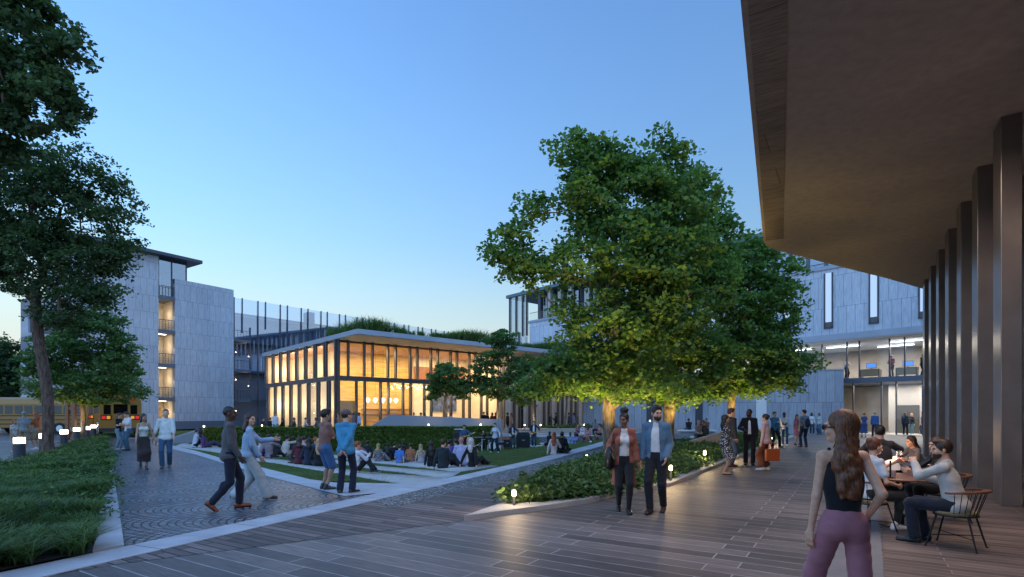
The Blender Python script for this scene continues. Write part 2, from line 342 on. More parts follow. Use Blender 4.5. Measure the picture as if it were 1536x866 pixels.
    if top is not None:
        for gi, t in enumerate(top if isinstance(top, list) else [top]):
            kind, col = t[0], t[1]; o = dict(t[2]) if len(t) > 2 else {}
            if isinstance(top, list) and gi == 0: o.setdefault('sleeve', 0)
            if kind == 'tank':
                r = torso(.008, -.004, nkz=.75)+[cut(A((0,0,.43)), T @ np.array((0,.25,1.)))]+[cut(A((sd*.135,0,.36)), T @ np.array((sd*1.,0,.35))) for sd in (-1,1)]
                r += [cap(A((sd*.075,.085,.42)), A((sd*.088,.0,.535)), .011, .010, .005) for sd in (-1,1)]+[cap(A((sd*.088,.0,.535)), A((sd*.068,-.10,.40)), .010, .011, .005) for sd in (-1,1)]
                r += [cut(A((0,0,o.get('hem', .06))), T @ np.array((0,0,-1.)))]; nm = 'tank_top'
            else:
                th = {'tee': .009, 'shirt': .012, 'jacket': .018, 'coat': .021, 'dress': .010}[kind]+.003*gi; ln = o.get('sleeve', {'tee': .62, 'shirt': 1.9, 'jacket': 1.93, 'coat': 1.93, 'dress': .5}[kind])
                hem = o.get('hem', {'tee': -.07 if gi or not isinstance(top, list) else .02, 'shirt': -.11, 'jacket': -.15, 'coat': -.15, 'dress': -.1}[kind])
                r = torso(th, o.get('loose', .008)); slv = sleeves(th*.65, ln, o.get('wide', .006 if ln > 1 else .012)) if ln > 0 else []
                if kind == 'coat' or hem < -.2: r += [cap(A((sd*.06,-.02,-.05)), A((sd*.09,-.03,hem)), .12, .13, .05) for sd in (-1,1)]
                r += [cut(A((0,0,hem)), T @ np.array((0,0,-1.)))]
                if kind in ('jacket', 'coat') and o.get('open', .05):
                    r += [cap(A((0,.17,hem-.15)), A((0,.13,.56)), o.get('open', .05)*1.25, o.get('open', .05)*.75, 0, (T @ np.array((0,1.,0)), 2.0), '-')]
                    r += [cap(A((sd*.050,-.045,.545)), A((sd*.062,.055,.50)), .017, .013, .008) for sd in (-1,1)]+[cap(A((.05,-.045,.545)), A((-.05,-.045,.545)), .017, .017, .008)]
                elif kind == 'shirt': r += [cap(A((sd*.045,-.04,.548)), A((sd*.030,.062,.515)), .014, .012, .006) for sd in (-1,1)]+[cap(A((.045,-.04,.548)), A((-.045,-.04,.548)), .014, .014, .006)]
                r += slv
                nm = {'tee': 't_shirt', 'shirt': 'shirt', 'jacket': 'jacket', 'coat': 'coat', 'dress': 'dress'}[kind]
                if kind == 'dress':
                    hl = o.get('len', .55); kn = {sd: leg[sd][0]+(leg[sd][1]-leg[sd][0])*min(1, hl) for sd in (-1,1)}
                    if hl > 1: kn = {sd: leg[sd][1]+(leg[sd][2]-leg[sd][1])*(hl-1) for sd in (-1,1)}
                    r = torso(th, .004)+sleeves(th-.004, ln, .012)
                    for sd in (-1,1):
                        mid = leg[sd][0] if hl <= 1 else leg[sd][1]
                        r += [cap(leg[sd][0], mid if hl > 1 else kn[sd], .115, .125, .06)]+([cap(mid, kn[sd], .13, .14, .06)] if hl > 1 else [])
                    r += [cap((leg[-1][0]+leg[1][0])/2, (kn[-1]+kn[1])/2, .12, .17, .08)]
                    if pose not in ('knees','lotus','back','side'): r += [cut((kn[-1]+kn[1])/2, np.array((0,0,-1.)))] if p['pel'][2] > .7 else []
            fmesh(nm, r, vox, cmat(col, o.get('mat', 'cloth')), root, s, .0022 if kind != 'tank' else .001)
    if bot is not None:
        kind, col = bot[0], bot[1]; o = bot[2] if len(bot) > 2 else {}
        th = o.get('th', .012); r = [ell(A((0,-.006,-.01)), (.150*wf+th,.110+th,.115), T, .04), ell(A((0,0,.06)), (.126*wf+th,.094+th,.08), T, .04)]
        r += [ell(pel+T @ np.array((sd*.066*wf,-.045,-.035)), (.079*wf+th,.063+th,.083+th), None, .03) for sd in (-1,1)]
        r += [cut(A((0,0,o.get('waist', .115))), T @ np.array((0,0,1.)))]
        if kind in ('trousers', 'shorts', 'leggings'):
            hm = o.get('hem', {'trousers': .062, 'shorts': .09, 'leggings': .040}[kind]); ln = o.get('len', {'trousers': .97, 'shorts': 0, 'leggings': .96}[kind])
            for sd in (-1,1):
                h_, k_, an, Rf = leg[sd]
                if kind == 'shorts': r += [cap(h_, h_+(k_-h_)*.92, .092+th, .078+th, .04)]
                else: r += [cap(h_, k_, .086*wf+th, max(.057+th, hm*.92), .04), cap(k_, k_+(an-k_)*ln, max(.056+th, hm*.92), hm, .02), ell(k_*.68+an*.32+Rf @ np.array((0,-.018,0)), (.049+th*.6,.051+th*.6,.11), None, .03)]
            nm = 'shorts' if kind == 'shorts' else 'trousers'
            if kind == 'shorts':
                pass
        else:
            ln = o.get('len', 1.5); w_ = o.get('w', .17)
            for sd in (-1,1):
                h_, k_, an, Rf = leg[sd]; e_ = k_ if ln >= 1 else h_+(k_-h_)*ln
                r += [cap(h_, e_, .095, .095, .05)]
                if ln > 1: r += [cap(k_, k_+(an-k_)*(ln-1), .095, .10, .05)]
            m0 = (leg[-1][0]+leg[1][0])/2; m1 = (leg[-1][1]+leg[1][1])/2; m2 = (leg[-1][2]+leg[1][2])/2
            r += [cap(m0, m1 if ln >= 1 else m0+(m1-m0)*ln, .12, w_, .08)]+([cap(m1, m1+(m2-m1)*(ln-1), w_, w_+.01, .08)] if ln > 1 else [])
            if p['pel'][2] > .7:
                zc = (m1+(m2-m1)*(ln-1))[2] if ln > 1 else (m0+(m1-m0)*ln)[2]; r += [cut((0,0,zc), (0,0,-1.))]
            nm = 'skirt'
        fmesh(nm, r, vox, cmat(col, o.get('mat', 'cloth')), root, s, .003 if kind != 'leggings' else .001)
    # --- shoes
    if shoe is not None:
        sole = pmat('shoe_sole_pale', (.55,.54,.50), .7)
        for sd in (-1,1):
            h_, k_, an, Rf = leg[sd]; fo = lambda v: an+Rf @ (np.array(v, float)-np.array((0,0,.085)))
            r = [cap(fo((0,-.045,.040)), fo((0,.05,.040)), .040, .043, .02), cap(fo((0,.05,.034)), fo((.0,.165,.026)), .044, .036, .02), cap(fo((0,-.03,.05)), fo((0,-.012,.105 if not isinstance(shoe, tuple) or len(shoe) < 4 else .16)), .040, .043, .02),
                 cut(fo((0,0,.0)), Rf @ np.array((0,0,-1.)))]
            pale = sum(shoe[:3]) > 1.2 or (NPEOPLE[0] % 3 == 1 and sum(shoe[:3]) < .12)
            def sp(P, Q, fo=fo, Rf=Rf):
                c = ((P[Q].mean(1)-fo((0,0,0))) @ Rf)[:, 2]; return (c < .022).astype(int)
            fmesh('shoe', r, min(vox, .014), [cmat(tuple(shoe[:3]), 'leather'), sole if pale else pmat('shoe_sole_dark', (.02,.018,.016), .7)], root, s, 0, sp)
    # --- hair
    hk = hair[0]; hm = cmat(hcol, 'hair')
    if hk not in ('bald',):
        big = .010 if hk in ('buzz',) else .020
        r = [ell(Hh((0,-.024,.034)), (.072+big*.6,.092+big*.6,.084+big), Rh, .01)]
        if hk == 'short': r += [ell(Hh((0,.045,.105)), (.055,.05,.025), Rh, .03)]
        if hk == 'quiff': r += [ell(Hh((0.01,.055,.115)), (.06,.055,.038), Rh, .03), ell(Hh((0,0,.115)), (.07,.08,.03), Rh, .03)]
        if hk == 'curly': r = [ell(Hh((0,-.02,.05)), (.105,.112,.10), Rh, .01)]+[ell(Hh((.085*math.cos(a)*math.cos(b), -.02+.09*math.sin(a)*math.cos(b), .06+.08*math.sin(b))), (.03,.03,.03), None, .01) for a in np.arange(0, 6.2, .7) for b in (.1,.6,1.1)]
        r += [ell(Hh((0,.108,-.022)), (.080,.075,.100), Rh, 0, '-'), cut(Hh((0,0,-.062 if hk in ('short','quiff','buzz','cap') else -.09)), Rh @ np.array((0,.35,-1.)))]
        if hk in ('bun', 'puff', 'tail', 'up'):
            c = {'bun': (0,-.115,.06), 'puff': (0,-.035,.155), 'tail': (0,-.11,.05), 'up': (0,-.10,.08)}[hk]; rr = {'bun': .038, 'puff': .066, 'tail': .03, 'up': .045}[hk]
            r += [ell(Hh(c), (rr,)*3, None, .015)]
            if hk == 'puff': r += [ell(Hh((c[0]+.05*math.cos(a), c[1]+.05*math.sin(a), c[2]+.02)), (.03,)*3, None, .01) for a in np.arange(0, 6.2, .8)]
            if hk == 'tail': r += [cap(Hh((0,-.125,.05)), A((0,-.13,.42)), .028, .022, .02)]
        if hk in ('long', 'wavy', 'bob', 'mid'):
            e = {'long': .30, 'wavy': .22, 'mid': .42, 'bob': .50}[hk]; w_ = {'long': .075, 'wavy': .066, 'mid': .08, 'bob': .08}[hk]
            r += [cap(Hh((0,-.055,.0)), A((0,-.085,.50)), .072, w_, .04, (T @ np.array((0,1.,0)), .62)), cap(A((0,-.085,.50)), A((.01,-.115 if e < .4 else -.09,e)), w_, w_*.72, .04, (T @ np.array((0,1.,0)), .5))]
            for sd in (-1,1):
                r += [cap(Hh((sd*.066,-.02,.02)), Hh((sd*.072,-.015,-.09)), .022, .024, .03)]
                if e < .4: r += [cap(Hh((sd*.072,-.03,-.08)), A((sd*.085,-.075,.40)), .024, .020, .03), cap(A((sd*.07,-.085,.45)), A((sd*.05,-.12,e-.03)), .03, .014, .03)]
            if hk == 'wavy':
                for j in range(9): r += [ell(A((.052*math.sin(j*2.4), -.11-.01*math.cos(j*1.7), .46-.03*j)), (.038,.032,.04), None, .02)]
        if hk == 'cap':
            fmesh('cap', [ell(Hh((0,-.018,.045)), (.092,.108,.092), Rh, .01), cap(Hh((0,.07,.035)), Hh((0,.135,.022)), .05, .045, .01, (Rh @ np.array((0,0,1.)), .16)), cut(Hh((0,0,.012)), Rh @ np.array((0,-.1,-1.)))], vox, cmat((.13,.085,.085)), root, s)
            r += [cut(Hh((0,0,.05)), Rh @ np.array((0,0,1.)))]
        fmesh('hair', r, vox, hm, root, s, .004 if hk in ('wavy','long','curly') else .0015)
    if beard:
        fmesh('beard', [ell(Hh((0,.030,-.062)), (.061,.066,.060), Rh, .02), ell(Hh((0,.068,-.092)), (.030,.030,.026), Rh, .02), ell(Hh((0,.094,-.045)), (.028,.014,.007), Rh, .004), ell(Hh((0,.105,-.060)), (.020,.016,.008), Rh, 0, '-'),
              ell(Hh((0,.11,-.02)), (.05,.05,.030), Rh, 0, '-'), ell(Hh((.055,.075,-.02)), (.03,.05,.035), Rh, 0, '-'), ell(Hh((-.055,.075,-.02)), (.03,.05,.035), Rh, 0, '-')], vox, hm, root, s)
    if shades:
        fmesh('sunglasses', [ell(Hh((sd*.033,.100,.004)), (.030,.008,.022), Rh, .0) for sd in (-1,1)]+[cap(Hh((-.03,.104,.010)), Hh((.03,.104,.010)), .005, .005, .003)]+[cap(Hh((sd*.062,.09,.008)), Hh((sd*.086,-.01,.0)), .0055, .0055, .003) for sd in (-1,1)], min(vox, .0045), pmat('sunglass_dark', (.01,.01,.012), .1), root, s)
    if extra: extra(root, s, A, Hh, arm, leg, T, vox)
    return root
# ------------------------------------------------------------------ ground heights and placement helpers
def smooth(t): t = min(1, max(0, t)); return t*t*(3-2*t)
def gp(px, py): d = EYE*F/(py-HY); return ((px-CX)/F*d, d)
BX = lambda d: -1.64+(d-14.5)*.43                # stone kerb along the gravel strip, inner side
FRONT = [gp(258,668), gp(332,688), gp(385,700), gp(466,720), (-2.54,13.2), (-1.92,14.3)]+[(BX(d), d) for d in (15,20,25,30,35,41.5)]
BACK = [(10.1,42.2), (-1.0,40.0), (-1.1,39.0), (-19.2,35.0)]
AMPHI = FRONT+BACK
def inside(x, y, poly):
    c = False; n = len(poly)
    for i in range(n):
        x1, y1 = poly[i]; x2, y2 = poly[(i+1) % n]
        if (y1 > y) != (y2 > y) and x < (x2-x1)*(y-y1)/(y2-y1)+x1: c = not c
    return c
def segd(x, y, a, b):
    dx, dy = b[0]-a[0], b[1]-a[1]; t = max(0, min(1, ((x-a[0])*dx+(y-a[1])*dy)/(dx*dx+dy*dy))); return math.hypot(x-a[0]-t*dx, y-a[1]-t*dy)
def gz(x, y):
    if y < 13 or y > 42.3 or x < -20 or x > 10.4 or not inside(x, y, AMPHI): return 0.0
    d = min(segd(x, y, FRONT[i], FRONT[i+1]) for i in range(len(FRONT)-1))
    return -.80*smooth(max(0, d-.3)/8.5)
def at(px, py):                                  # the ground point seen at this pixel of the photograph
    d = 4.0; kx = (px-CX)/F; kz = (py-HY)/F
    while d < 160:
        if EYE-kz*d <= gz(kx*d, d)+1e-4: break
        d += .04
    return (kx*d, d, gz(kx*d, d))
def X(px, d): return (px-CX)/F*d
def Z(py, d): return EYE-(py-HY)/F*d
DA = Vector((-.8817, 1, 0)).normalized(); DB = Vector((1.1341, 1, 0)).normalized(); DC = Vector((.627, 1, 0)).normalized()
ANG = lambda v: math.atan2(v[1], v[0])

# ------------------------------------------------------------------ surface materials
def pos_map(nt, rz=0, loc=(0,0,0), obj=False):
    tc = node(nt, 'ShaderNodeTexCoord') if obj else node(nt, 'ShaderNodeNewGeometry')
    mp = node(nt, 'ShaderNodeMapping'); mp.vector_type = 'POINT'; mp.inputs['Rotation'].default_value = (0, 0, rz); mp.inputs['Location'].default_value = loc
    nt.links.new(tc.outputs['Object' if obj else 'Position'], mp.inputs[0]); return mp.outputs[0]
def ramp(nt, fac, stops, interp='LINEAR'):
    r = node(nt, 'ShaderNodeValToRGB'); r.color_ramp.interpolation = interp
    while len(r.color_ramp.elements) < len(stops): r.color_ramp.elements.new(.5)
    for e, (p, c) in zip(r.color_ramp.elements, stops): e.position = p; e.color = (*c, 1) if len(c) == 3 else c
    nt.links.new(fac, r.inputs[0]); return r.outputs[0]
def mix(nt, a, b, fac=1.0, mode='MULTIPLY'):
    m = node(nt, 'ShaderNodeMix', data_type='RGBA', blend_type=mode)
    for i, v in ((6, a), (7, b)):
        if isinstance(v, tuple): m.inputs[i].default_value = (*v, 1)
        else: nt.links.new(v, m.inputs[i])
    if isinstance(fac, float): m.inputs[0].default_value = fac
    else: nt.links.new(fac, m.inputs[0])
    return m.outputs[2]
def noise(nt, vec, sc, det=4.0, dist=0.0, scale=None):
    if scale: mp = node(nt, 'ShaderNodeMapping'); mp.inputs['Scale'].default_value = scale; nt.links.new(vec, mp.inputs[0]); vec = mp.outputs[0]
    n = node(nt, 'ShaderNodeTexNoise', i_Scale=float(sc), i_Detail=det, i_Distortion=dist); nt.links.new(vec, n.inputs['Vector']); return n.outputs['Fac']
def bump(nt, b, h, s=.3, d=.01):
    bp = node(nt, 'ShaderNodeBump', i_Strength=s, i_Distance=d); nt.links.new(h, bp.inputs['Height']); nt.links.new(bp.outputs[0], b.inputs['Normal'])
def planks(name, rz, w, l, c1, c2, mortar, msize, off=.5, rough=.5, grain=(1,14,1), spread=.35, bs=.3, loc=(0,0,0), wet=.15):
    m, nt, b = newmat(name); v = pos_map(nt, rz, loc)
    br = node(nt, 'ShaderNodeTexBrick'); br.offset = off; br.offset_frequency = 2; br.squash = 1
    for k, x in (('Scale', 1.0), ('Mortar Size', msize), ('Mortar Smooth', .1), ('Bias', 0.0), ('Brick Width', l), ('Row Height', w)): br.inputs[k].default_value = x
    br.inputs['Color1'].default_value = (*c1, 1); br.inputs['Color2'].default_value = (*c2, 1); br.inputs['Mortar'].default_value = (*mortar, 1)
    nt.links.new(v, br.inputs['Vector'])
    g = noise(nt, v, 3.0, 6.0, .4, grain); big = noise(nt, v, .35, 3.0)
    t = mix(nt, br.outputs['Color'], ramp(nt, g, [(.3, (1-spread,)*3), (.7, (1+spread,)*3)]), 1.0)
    t = mix(nt, t, ramp(nt, big, [(.3, (.72,.72,.72)), (.7, (1.22,1.22,1.22))]), 1.0)
    nt.links.new(t, b.inputs['Base Color'])
    rr = node(nt, 'ShaderNodeMapRange'); rr.inputs['To Min'].default_value = rough-wet; rr.inputs['To Max'].default_value = rough+wet; nt.links.new(big, rr.inputs[0]); nt.links.new(rr.outputs[0], b.inputs['Roughness'])
    h = node(nt, 'ShaderNodeMath', operation='MULTIPLY_ADD'); nt.links.new(br.outputs['Fac'], h.inputs[0]); h.inputs[1].default_value = -1.5; nt.links.new(g, h.inputs[2])
    bump(nt, b, h.outputs[0], bs, .006); return m
RZP = -ANG((-.847,.531))                         # long axis of the paving planks
M_stone = planks('stone_plank_paving', RZP, .28, 2.05, (.075,.066,.064), (.175,.150,.140), (.33,.31,.31), .009, .16, .52, bs=.35, loc=(.62,.03,0))
M_deck = planks('timber_deck_boards', RZP, .15, 2.4, (.085,.066,.060), (.205,.165,.150), (.015,.011,.010), .012, .37, .65, grain=(1,18,1), bs=.6)
M_deckr = planks('terrace_boards', RZP, .15, 2.4, (.085,.062,.052), (.19,.14,.12), (.32,.28,.26), .006, .37, .6, grain=(1,18,1), bs=.3, loc=(0,.1,0))
def concrete(name, col, rough=.75, sc=2.0, var=.12, joints=None, rz=0):
    m, nt, b = newmat(name); v = pos_map(nt, rz); n = noise(nt, v, sc, 8.0); n2 = noise(nt, v, 60, 2.0)
    c = mix(nt, col, ramp(nt, n, [(.3, (1-var,)*3), (.7, (1+var,)*3)])); c = mix(nt, c, ramp(nt, n2, [(.35, (.9,)*3), (.65, (1.08,)*3)]))
    if joints:
        br = node(nt, 'ShaderNodeTexBrick'); nt.links.new(v, br.inputs['Vector']); br.offset = 0
        for k, x in (('Scale', 1.0), ('Mortar Size', .012), ('Brick Width', joints), ('Row Height', 50.0), ('Mortar Smooth', .1)): br.inputs[k].default_value = x
        c = mix(nt, c, ramp(nt, br.outputs['Fac'], [(0, (1,1,1)), (1, (.45,.45,.45))]))
    nt.links.new(c, b.inputs['Base Color']); b.inputs['Roughness'].default_value = rough; bump(nt, b, n2, .25, .004); return m
M_conc = concrete('pale_kerb_concrete', (.46,.47,.50))
M_conc2 = concrete('seating_strip_concrete', (.44,.43,.41))
M_concd = concrete('grey_path_concrete', (.19,.19,.20))
M_wallc = concrete('wall_concrete', (.30,.31,.33), sc=1.2)
M_soffit = concrete('soffit_concrete', (.40,.365,.35), .95, 5.0, .10)
def cobble(name, rz, c1, c2):
    m, nt, b = newmat(name); v = pos_map(nt, rz); s = node(nt, 'ShaderNodeSeparateXYZ'); nt.links.new(v, s.inputs[0])
    def mt(op, a, b_=None, c=None):
        n = node(nt, 'ShaderNodeMath', operation=op)
        for i, x in enumerate((a, b_, c)):
            if x is None: continue
            if isinstance(x, (int, float)): n.inputs[i].default_value = x
            else: nt.links.new(x, n.inputs[i])
        return n.outputs[0]
    W = 1.25; u = mt('ADD', s.outputs[0], 500*W); col = mt('FLOOR', mt('DIVIDE', u, W)); fu = mt('SUBTRACT', mt('MODULO', u, W), W/2)
    arc = mt('SQRT', mt('SUBTRACT', .62, mt('MULTIPLY', fu, fu))); vv = mt('SUBTRACT', s.outputs[1], arc)
    uu = mt('ADD', mt('MULTIPLY', mt('ARCSINE', mt('DIVIDE', fu, .80)), .80), mt('MULTIPLY', col, 3.3))
    cb = node(nt, 'ShaderNodeCombineXYZ'); nt.links.new(uu, cb.inputs[0]); nt.links.new(mt('ADD', vv, mt('MULTIPLY', mt('MODULO', col, 2), .07)), cb.inputs[1])
    br = node(nt, 'ShaderNodeTexBrick'); nt.links.new(cb.outputs[0], br.inputs['Vector'])
    for k, x in (('Scale', 1.0), ('Mortar Size', .020), ('Mortar Smooth', .4), ('Brick Width', .14), ('Row Height', .125), ('Bias', 0.0)): br.inputs[k].default_value = x
    br.inputs['Color1'].default_value = (*c1, 1); br.inputs['Color2'].default_value = (*c2, 1); br.inputs['Mortar'].default_value = (.018,.018,.020, 1)
    big = noise(nt, v, .4, 4.0); t = mix(nt, br.outputs['Color'], ramp(nt, big, [(.3, (.75,)*3), (.7, (1.2,)*3)])); nt.links.new(t, b.inputs['Base Color'])
    b.inputs['Roughness'].default_value = .36; h = mt('MULTIPLY_ADD', br.outputs['Fac'], -1.0, mt('MULTIPLY', noise(nt, v, 25, 2.0), .4)); bump(nt, b, h, 1.0, .035); return m
M_cob = cobble('fan_cobbles', -R_(97), (.095,.108,.135), (.25,.27,.32))
M_cob2 = cobble('road_cobbles', R_(10), (.13,.135,.15), (.20,.205,.22))
def gravelmat():
    m, nt, b = newmat('gravel_stones'); v = pos_map(nt); vo = node(nt, 'ShaderNodeTexVoronoi', i_Scale=22.0); nt.links.new(v, vo.inputs['Vector'])
    s = node(nt, 'ShaderNodeSeparateColor'); nt.links.new(vo.outputs['Color'], s.inputs[0]); c = ramp(nt, s.outputs[0], [(0, (.03,.03,.034)), (.45, (.16,.16,.17)), (1, (.62,.62,.60))])
    nt.links.new(mix(nt, c, ramp(nt, vo.outputs['Distance'], [(.25, (1,1,1)), (.6, (.2,.2,.2))])), b.inputs['Base Color']); b.inputs['Roughness'].default_value = .6
    bump(nt, b, vo.outputs['Distance'], -.9, .03); return m
M_grav = gravelmat()
def grassmat():
    m, nt, b = newmat('lawn_grass'); v = pos_map(nt); n = noise(nt, v, 1.1, 6.0); n2 = noise(nt, v, 45, 3.0)
    c = mix(nt, ramp(nt, n, [(.3, (.060,.095,.028)), (.7, (.11,.155,.05))]), ramp(nt, n2, [(.3, (.55,)*3), (.7, (1.5,)*3)])); nt.links.new(c, b.inputs['Base Color'])
    b.inputs['Roughness'].default_value = .95; b.inputs['Specular IOR Level'].default_value = .1; bump(nt, b, n2, 1.0, .05); return m
M_grass = grassmat()
M_soil = pmat('dark_soil', (.020,.016,.012), .95, var=.3, scale=12, bump=.6)
def cladding(name, c1, c2, pw=.56, ph=1.52, gap=.006, mort=(.10,.10,.11)):
    m, nt, b = newmat(name); tc = node(nt, 'ShaderNodeTexCoord'); s = node(nt, 'ShaderNodeSeparateXYZ'); nt.links.new(tc.outputs['Object'], s.inputs[0])
    cb = node(nt, 'ShaderNodeCombineXYZ'); nt.links.new(s.outputs[0], cb.inputs[0]); nt.links.new(s.outputs[2], cb.inputs[1]); v = cb.outputs[0]
    br = node(nt, 'ShaderNodeTexBrick'); nt.links.new(v, br.inputs['Vector']); br.offset = .37
    for k, x in (('Scale', 1.0), ('Mortar Size', gap*2), ('Mortar Smooth', 0.1), ('Brick Width', pw), ('Row Height', ph), ('Bias', 0.0)): br.inputs[k].default_value = x
    br.inputs['Color1'].default_value = (*c1, 1); br.inputs['Color2'].default_value = (*c2, 1); br.inputs['Mortar'].default_value = (*mort, 1)
    g = noise(nt, v, 2.0, 6.0, .3, (9,.6,1)); g2 = noise(nt, v, 5.0, 5.0, .2, (30,.5,1)); g3 = noise(nt, v, .25, 3.0)
    t = mix(nt, br.outputs['Color'], ramp(nt, g, [(.3, (.80,)*3), (.7, (1.18,)*3)])); t = mix(nt, t, ramp(nt, g2, [(.3, (.86,)*3), (.7, (1.12,)*3)])); t = mix(nt, t, ramp(nt, g3, [(.3, (.90,)*3), (.7, (1.08,)*3)]))
    nt.links.new(t, b.inputs['Base Color']); b.inputs['Roughness'].default_value = .6
    h = node(nt, 'ShaderNodeMath', operation='MULTIPLY_ADD'); nt.links.new(br.outputs['Fac'], h.inputs[0]); h.inputs[1].default_value = -1.5; nt.links.new(g2, h.inputs[2]); bump(nt, b, h.outputs[0], .35, .02); return m
M_clad = cladding('grey_timber_grain_stone', (.40,.415,.455), (.455,.47,.51), .62, 1.75, .006, (.15,.16,.19))
M_clad2 = cladding('blue_grey_stone_panels', (.46,.51,.57), (.51,.56,.62), .62, 2.6, .007, (.18,.20,.24))
M_clad3 = cladding('pale_stone_panels', (.52,.54,.58), (.60,.62,.66), .8, 2.6)
M_beige = cladding('beige_panels', (.46,.42,.36), (.54,.49,.42), .45, 8.0)
def glass(name, tint=(.9,.95,1), op=.35, rough=.02, gl=.75):
    m, nt, b = newmat(name); nt.nodes.remove(b); out = nt.nodes['Material Output']
    g = node(nt, 'ShaderNodeBsdfGlossy', i_Roughness=rough); g.inputs['Color'].default_value = (gl*.94,gl*.97,gl,1); t = node(nt, 'ShaderNodeBsdfTransparent'); t.inputs['Color'].default_value = (*tint, 1)
    lw = node(nt, 'ShaderNodeLayerWeight', i_Blend=.5); pw = node(nt, 'ShaderNodeMath', operation='POWER'); nt.links.new(lw.outputs['Facing'], pw.inputs[0]); pw.inputs[1].default_value = 5.0; ml = node(nt, 'ShaderNodeMath', operation='MULTIPLY_ADD'); nt.links.new(pw.outputs[0], ml.inputs[0]); ml.inputs[1].default_value = .8; ml.inputs[2].default_value = op+.04; ml.use_clamp = True
    mx = node(nt, 'ShaderNodeMixShader'); nt.links.new(ml.outputs[0], mx.inputs[0]); nt.links.new(t.outputs[0], mx.inputs[1]); nt.links.new(g.outputs[0], mx.inputs[2]); nt.links.new(mx.outputs[0], out.inputs[0]); return m
G_clear = glass('clear_pane', (.95,.97,.98), .0, gl=.55); G_blue = glass('blue_tinted_pane', (.42,.50,.60), .30); G_dark = glass('dark_pane', (.22,.25,.30), .08, gl=.6)
M_metal = pmat('dark_blue_metal', (.055,.062,.082), .45, .3); M_fin = pmat('dark_bronze_fin', (.10,.09,.088), .4, .35, var=.1, scale=3); M_colfin = pmat('satin_bronze_column', (.22,.185,.165), .28, .55, var=.12, scale=2)
M_slab = pmat('dark_slab_edge', (.10,.12,.16), .6); M_fascia = concrete('fascia_concrete', (.34,.37,.42), .7, .8, .08)
M_white = pmat('white_wall_paint', (.70,.69,.66), .7, var=.04, scale=2); M_warmwall = pmat('cream_wall_paint', (.70,.60,.45), .7, var=.08, scale=1.5)
def woodmat(name, c1, c2, sc=(1,1,9)):
    m, nt, b = newmat(name); tc = node(nt, 'ShaderNodeTexCoord'); n = noise(nt, tc.outputs['Object'], 1.2, 7.0, .8, sc)
    nt.links.new(ramp(nt, n, [(.3, c1), (.7, c2)]), b.inputs['Base Color']); b.inputs['Roughness'].default_value = .45; bump(nt, b, n, .2, .01); return m
M_wood = woodmat('warm_wood_panelling', (.36,.17,.055), (.66,.38,.14)); M_ceilw = woodmat('red_brown_wood_ceiling', (.30,.13,.06), (.45,.22,.10), (4,1,1))
M_gold = woodmat('honey_travertine', (.50,.29,.07), (.85,.58,.17), (.5,.5,5)); M_orange = woodmat('orange_wood', (.20,.075,.03), (.34,.14,.06), (3,3,12))
def lamp(name, col, s): return pmat(name, tuple(c*.5 for c in col), .5, emit=col, es=s)
L_warm = lamp('warm_lamp_glow', (1,.72,.38), 26); L_soft = lamp('soft_warm_glow', (1,.86,.68), 7); L_white = lamp('white_strip_glow', (.86,.92,1), 5.5)
WARM = (1, .62, .28)
LS = 1.0
def light(kind, loc, power, col=WARM, size=.1, direction=None, spot=60, name='lamp_light', sizey=None):
    l = bpy.data.lights.new(name, kind); l.energy = power*LS; l.color = col
    if kind == 'AREA':
        l.size = size
        if sizey: l.shape = 'RECTANGLE'; l.size_y = sizey
    else: l.shadow_soft_size = size
    if kind == 'SPOT': l.spot_size = R_(spot); l.spot_blend = .6
    o = bpy.data.objects.new(name, l); C.objects.link(o); o.location = loc
    if direction is not None: o.rotation_euler = Vector(direction).to_track_quat('-Z', 'Y').to_euler()
    return o

# ------------------------------------------------------------------ ground
def flat(name, pts, z, mat, kind='structure', th=0):
    mb = MB(); n = len(pts)
    if th: mb.prism(pts, z-th, z)
    else: mb.add([(p[0], p[1], z) for p in pts], [tuple(range(n))])
    o = mb.build(name, mat); 
    if o.data.polygons[0].normal.z < 0 and not th: o.data.flip_normals()
    if kind: o['kind'] = kind
    return o
def axis(lo, hi, f0, f1, fine, coarse):
    a = [lo]
    while a[-1] < hi: a.append(a[-1]+(fine if f0-.01 <= a[-1] < f1 else min(coarse, max(fine, (f0-a[-1]) if a[-1] < f0 else coarse))))
    return a
xs = axis(-300, 300, -22, 12, .5, 20); ys = axis(-40, 420, 12, 43, .5, 20)
V = [(x, y, gz(x, y)-.07) for y in ys for x in xs]; nx = len(xs)
o = npmesh('ground', V, [(j*nx+i, j*nx+i+1, (j+1)*nx+i+1, (j+1)*nx+i) for j in range(len(ys)-1) for i in range(nx-1)], M_cob2); o['kind'] = 'structure'
# lawn of the sunken bowl
xs = np.arange(-20, 10.6, .3); ys = np.arange(13, 42.4, .3); idx = {}; V = []; Q = []
def vid(i, j):
    if (i, j) not in idx: idx[i, j] = len(V); V.append((xs[i], ys[j], gz(xs[i], ys[j])-.012))
    return idx[i, j]
cen = (sum(p[0] for p in AMPHI)/len(AMPHI), sum(p[1] for p in AMPHI)/len(AMPHI))
for j in range(len(ys)-1):
    for i in range(len(xs)-1):
        if inside(xs[i]+.15, ys[j]+.15, AMPHI): Q.append((vid(i, j), vid(i+1, j), vid(i+1, j+1), vid(i, j+1)))
o = npmesh('lawn', V, Q, M_grass); o['kind'] = 'structure'; LAWN = list(Q); 
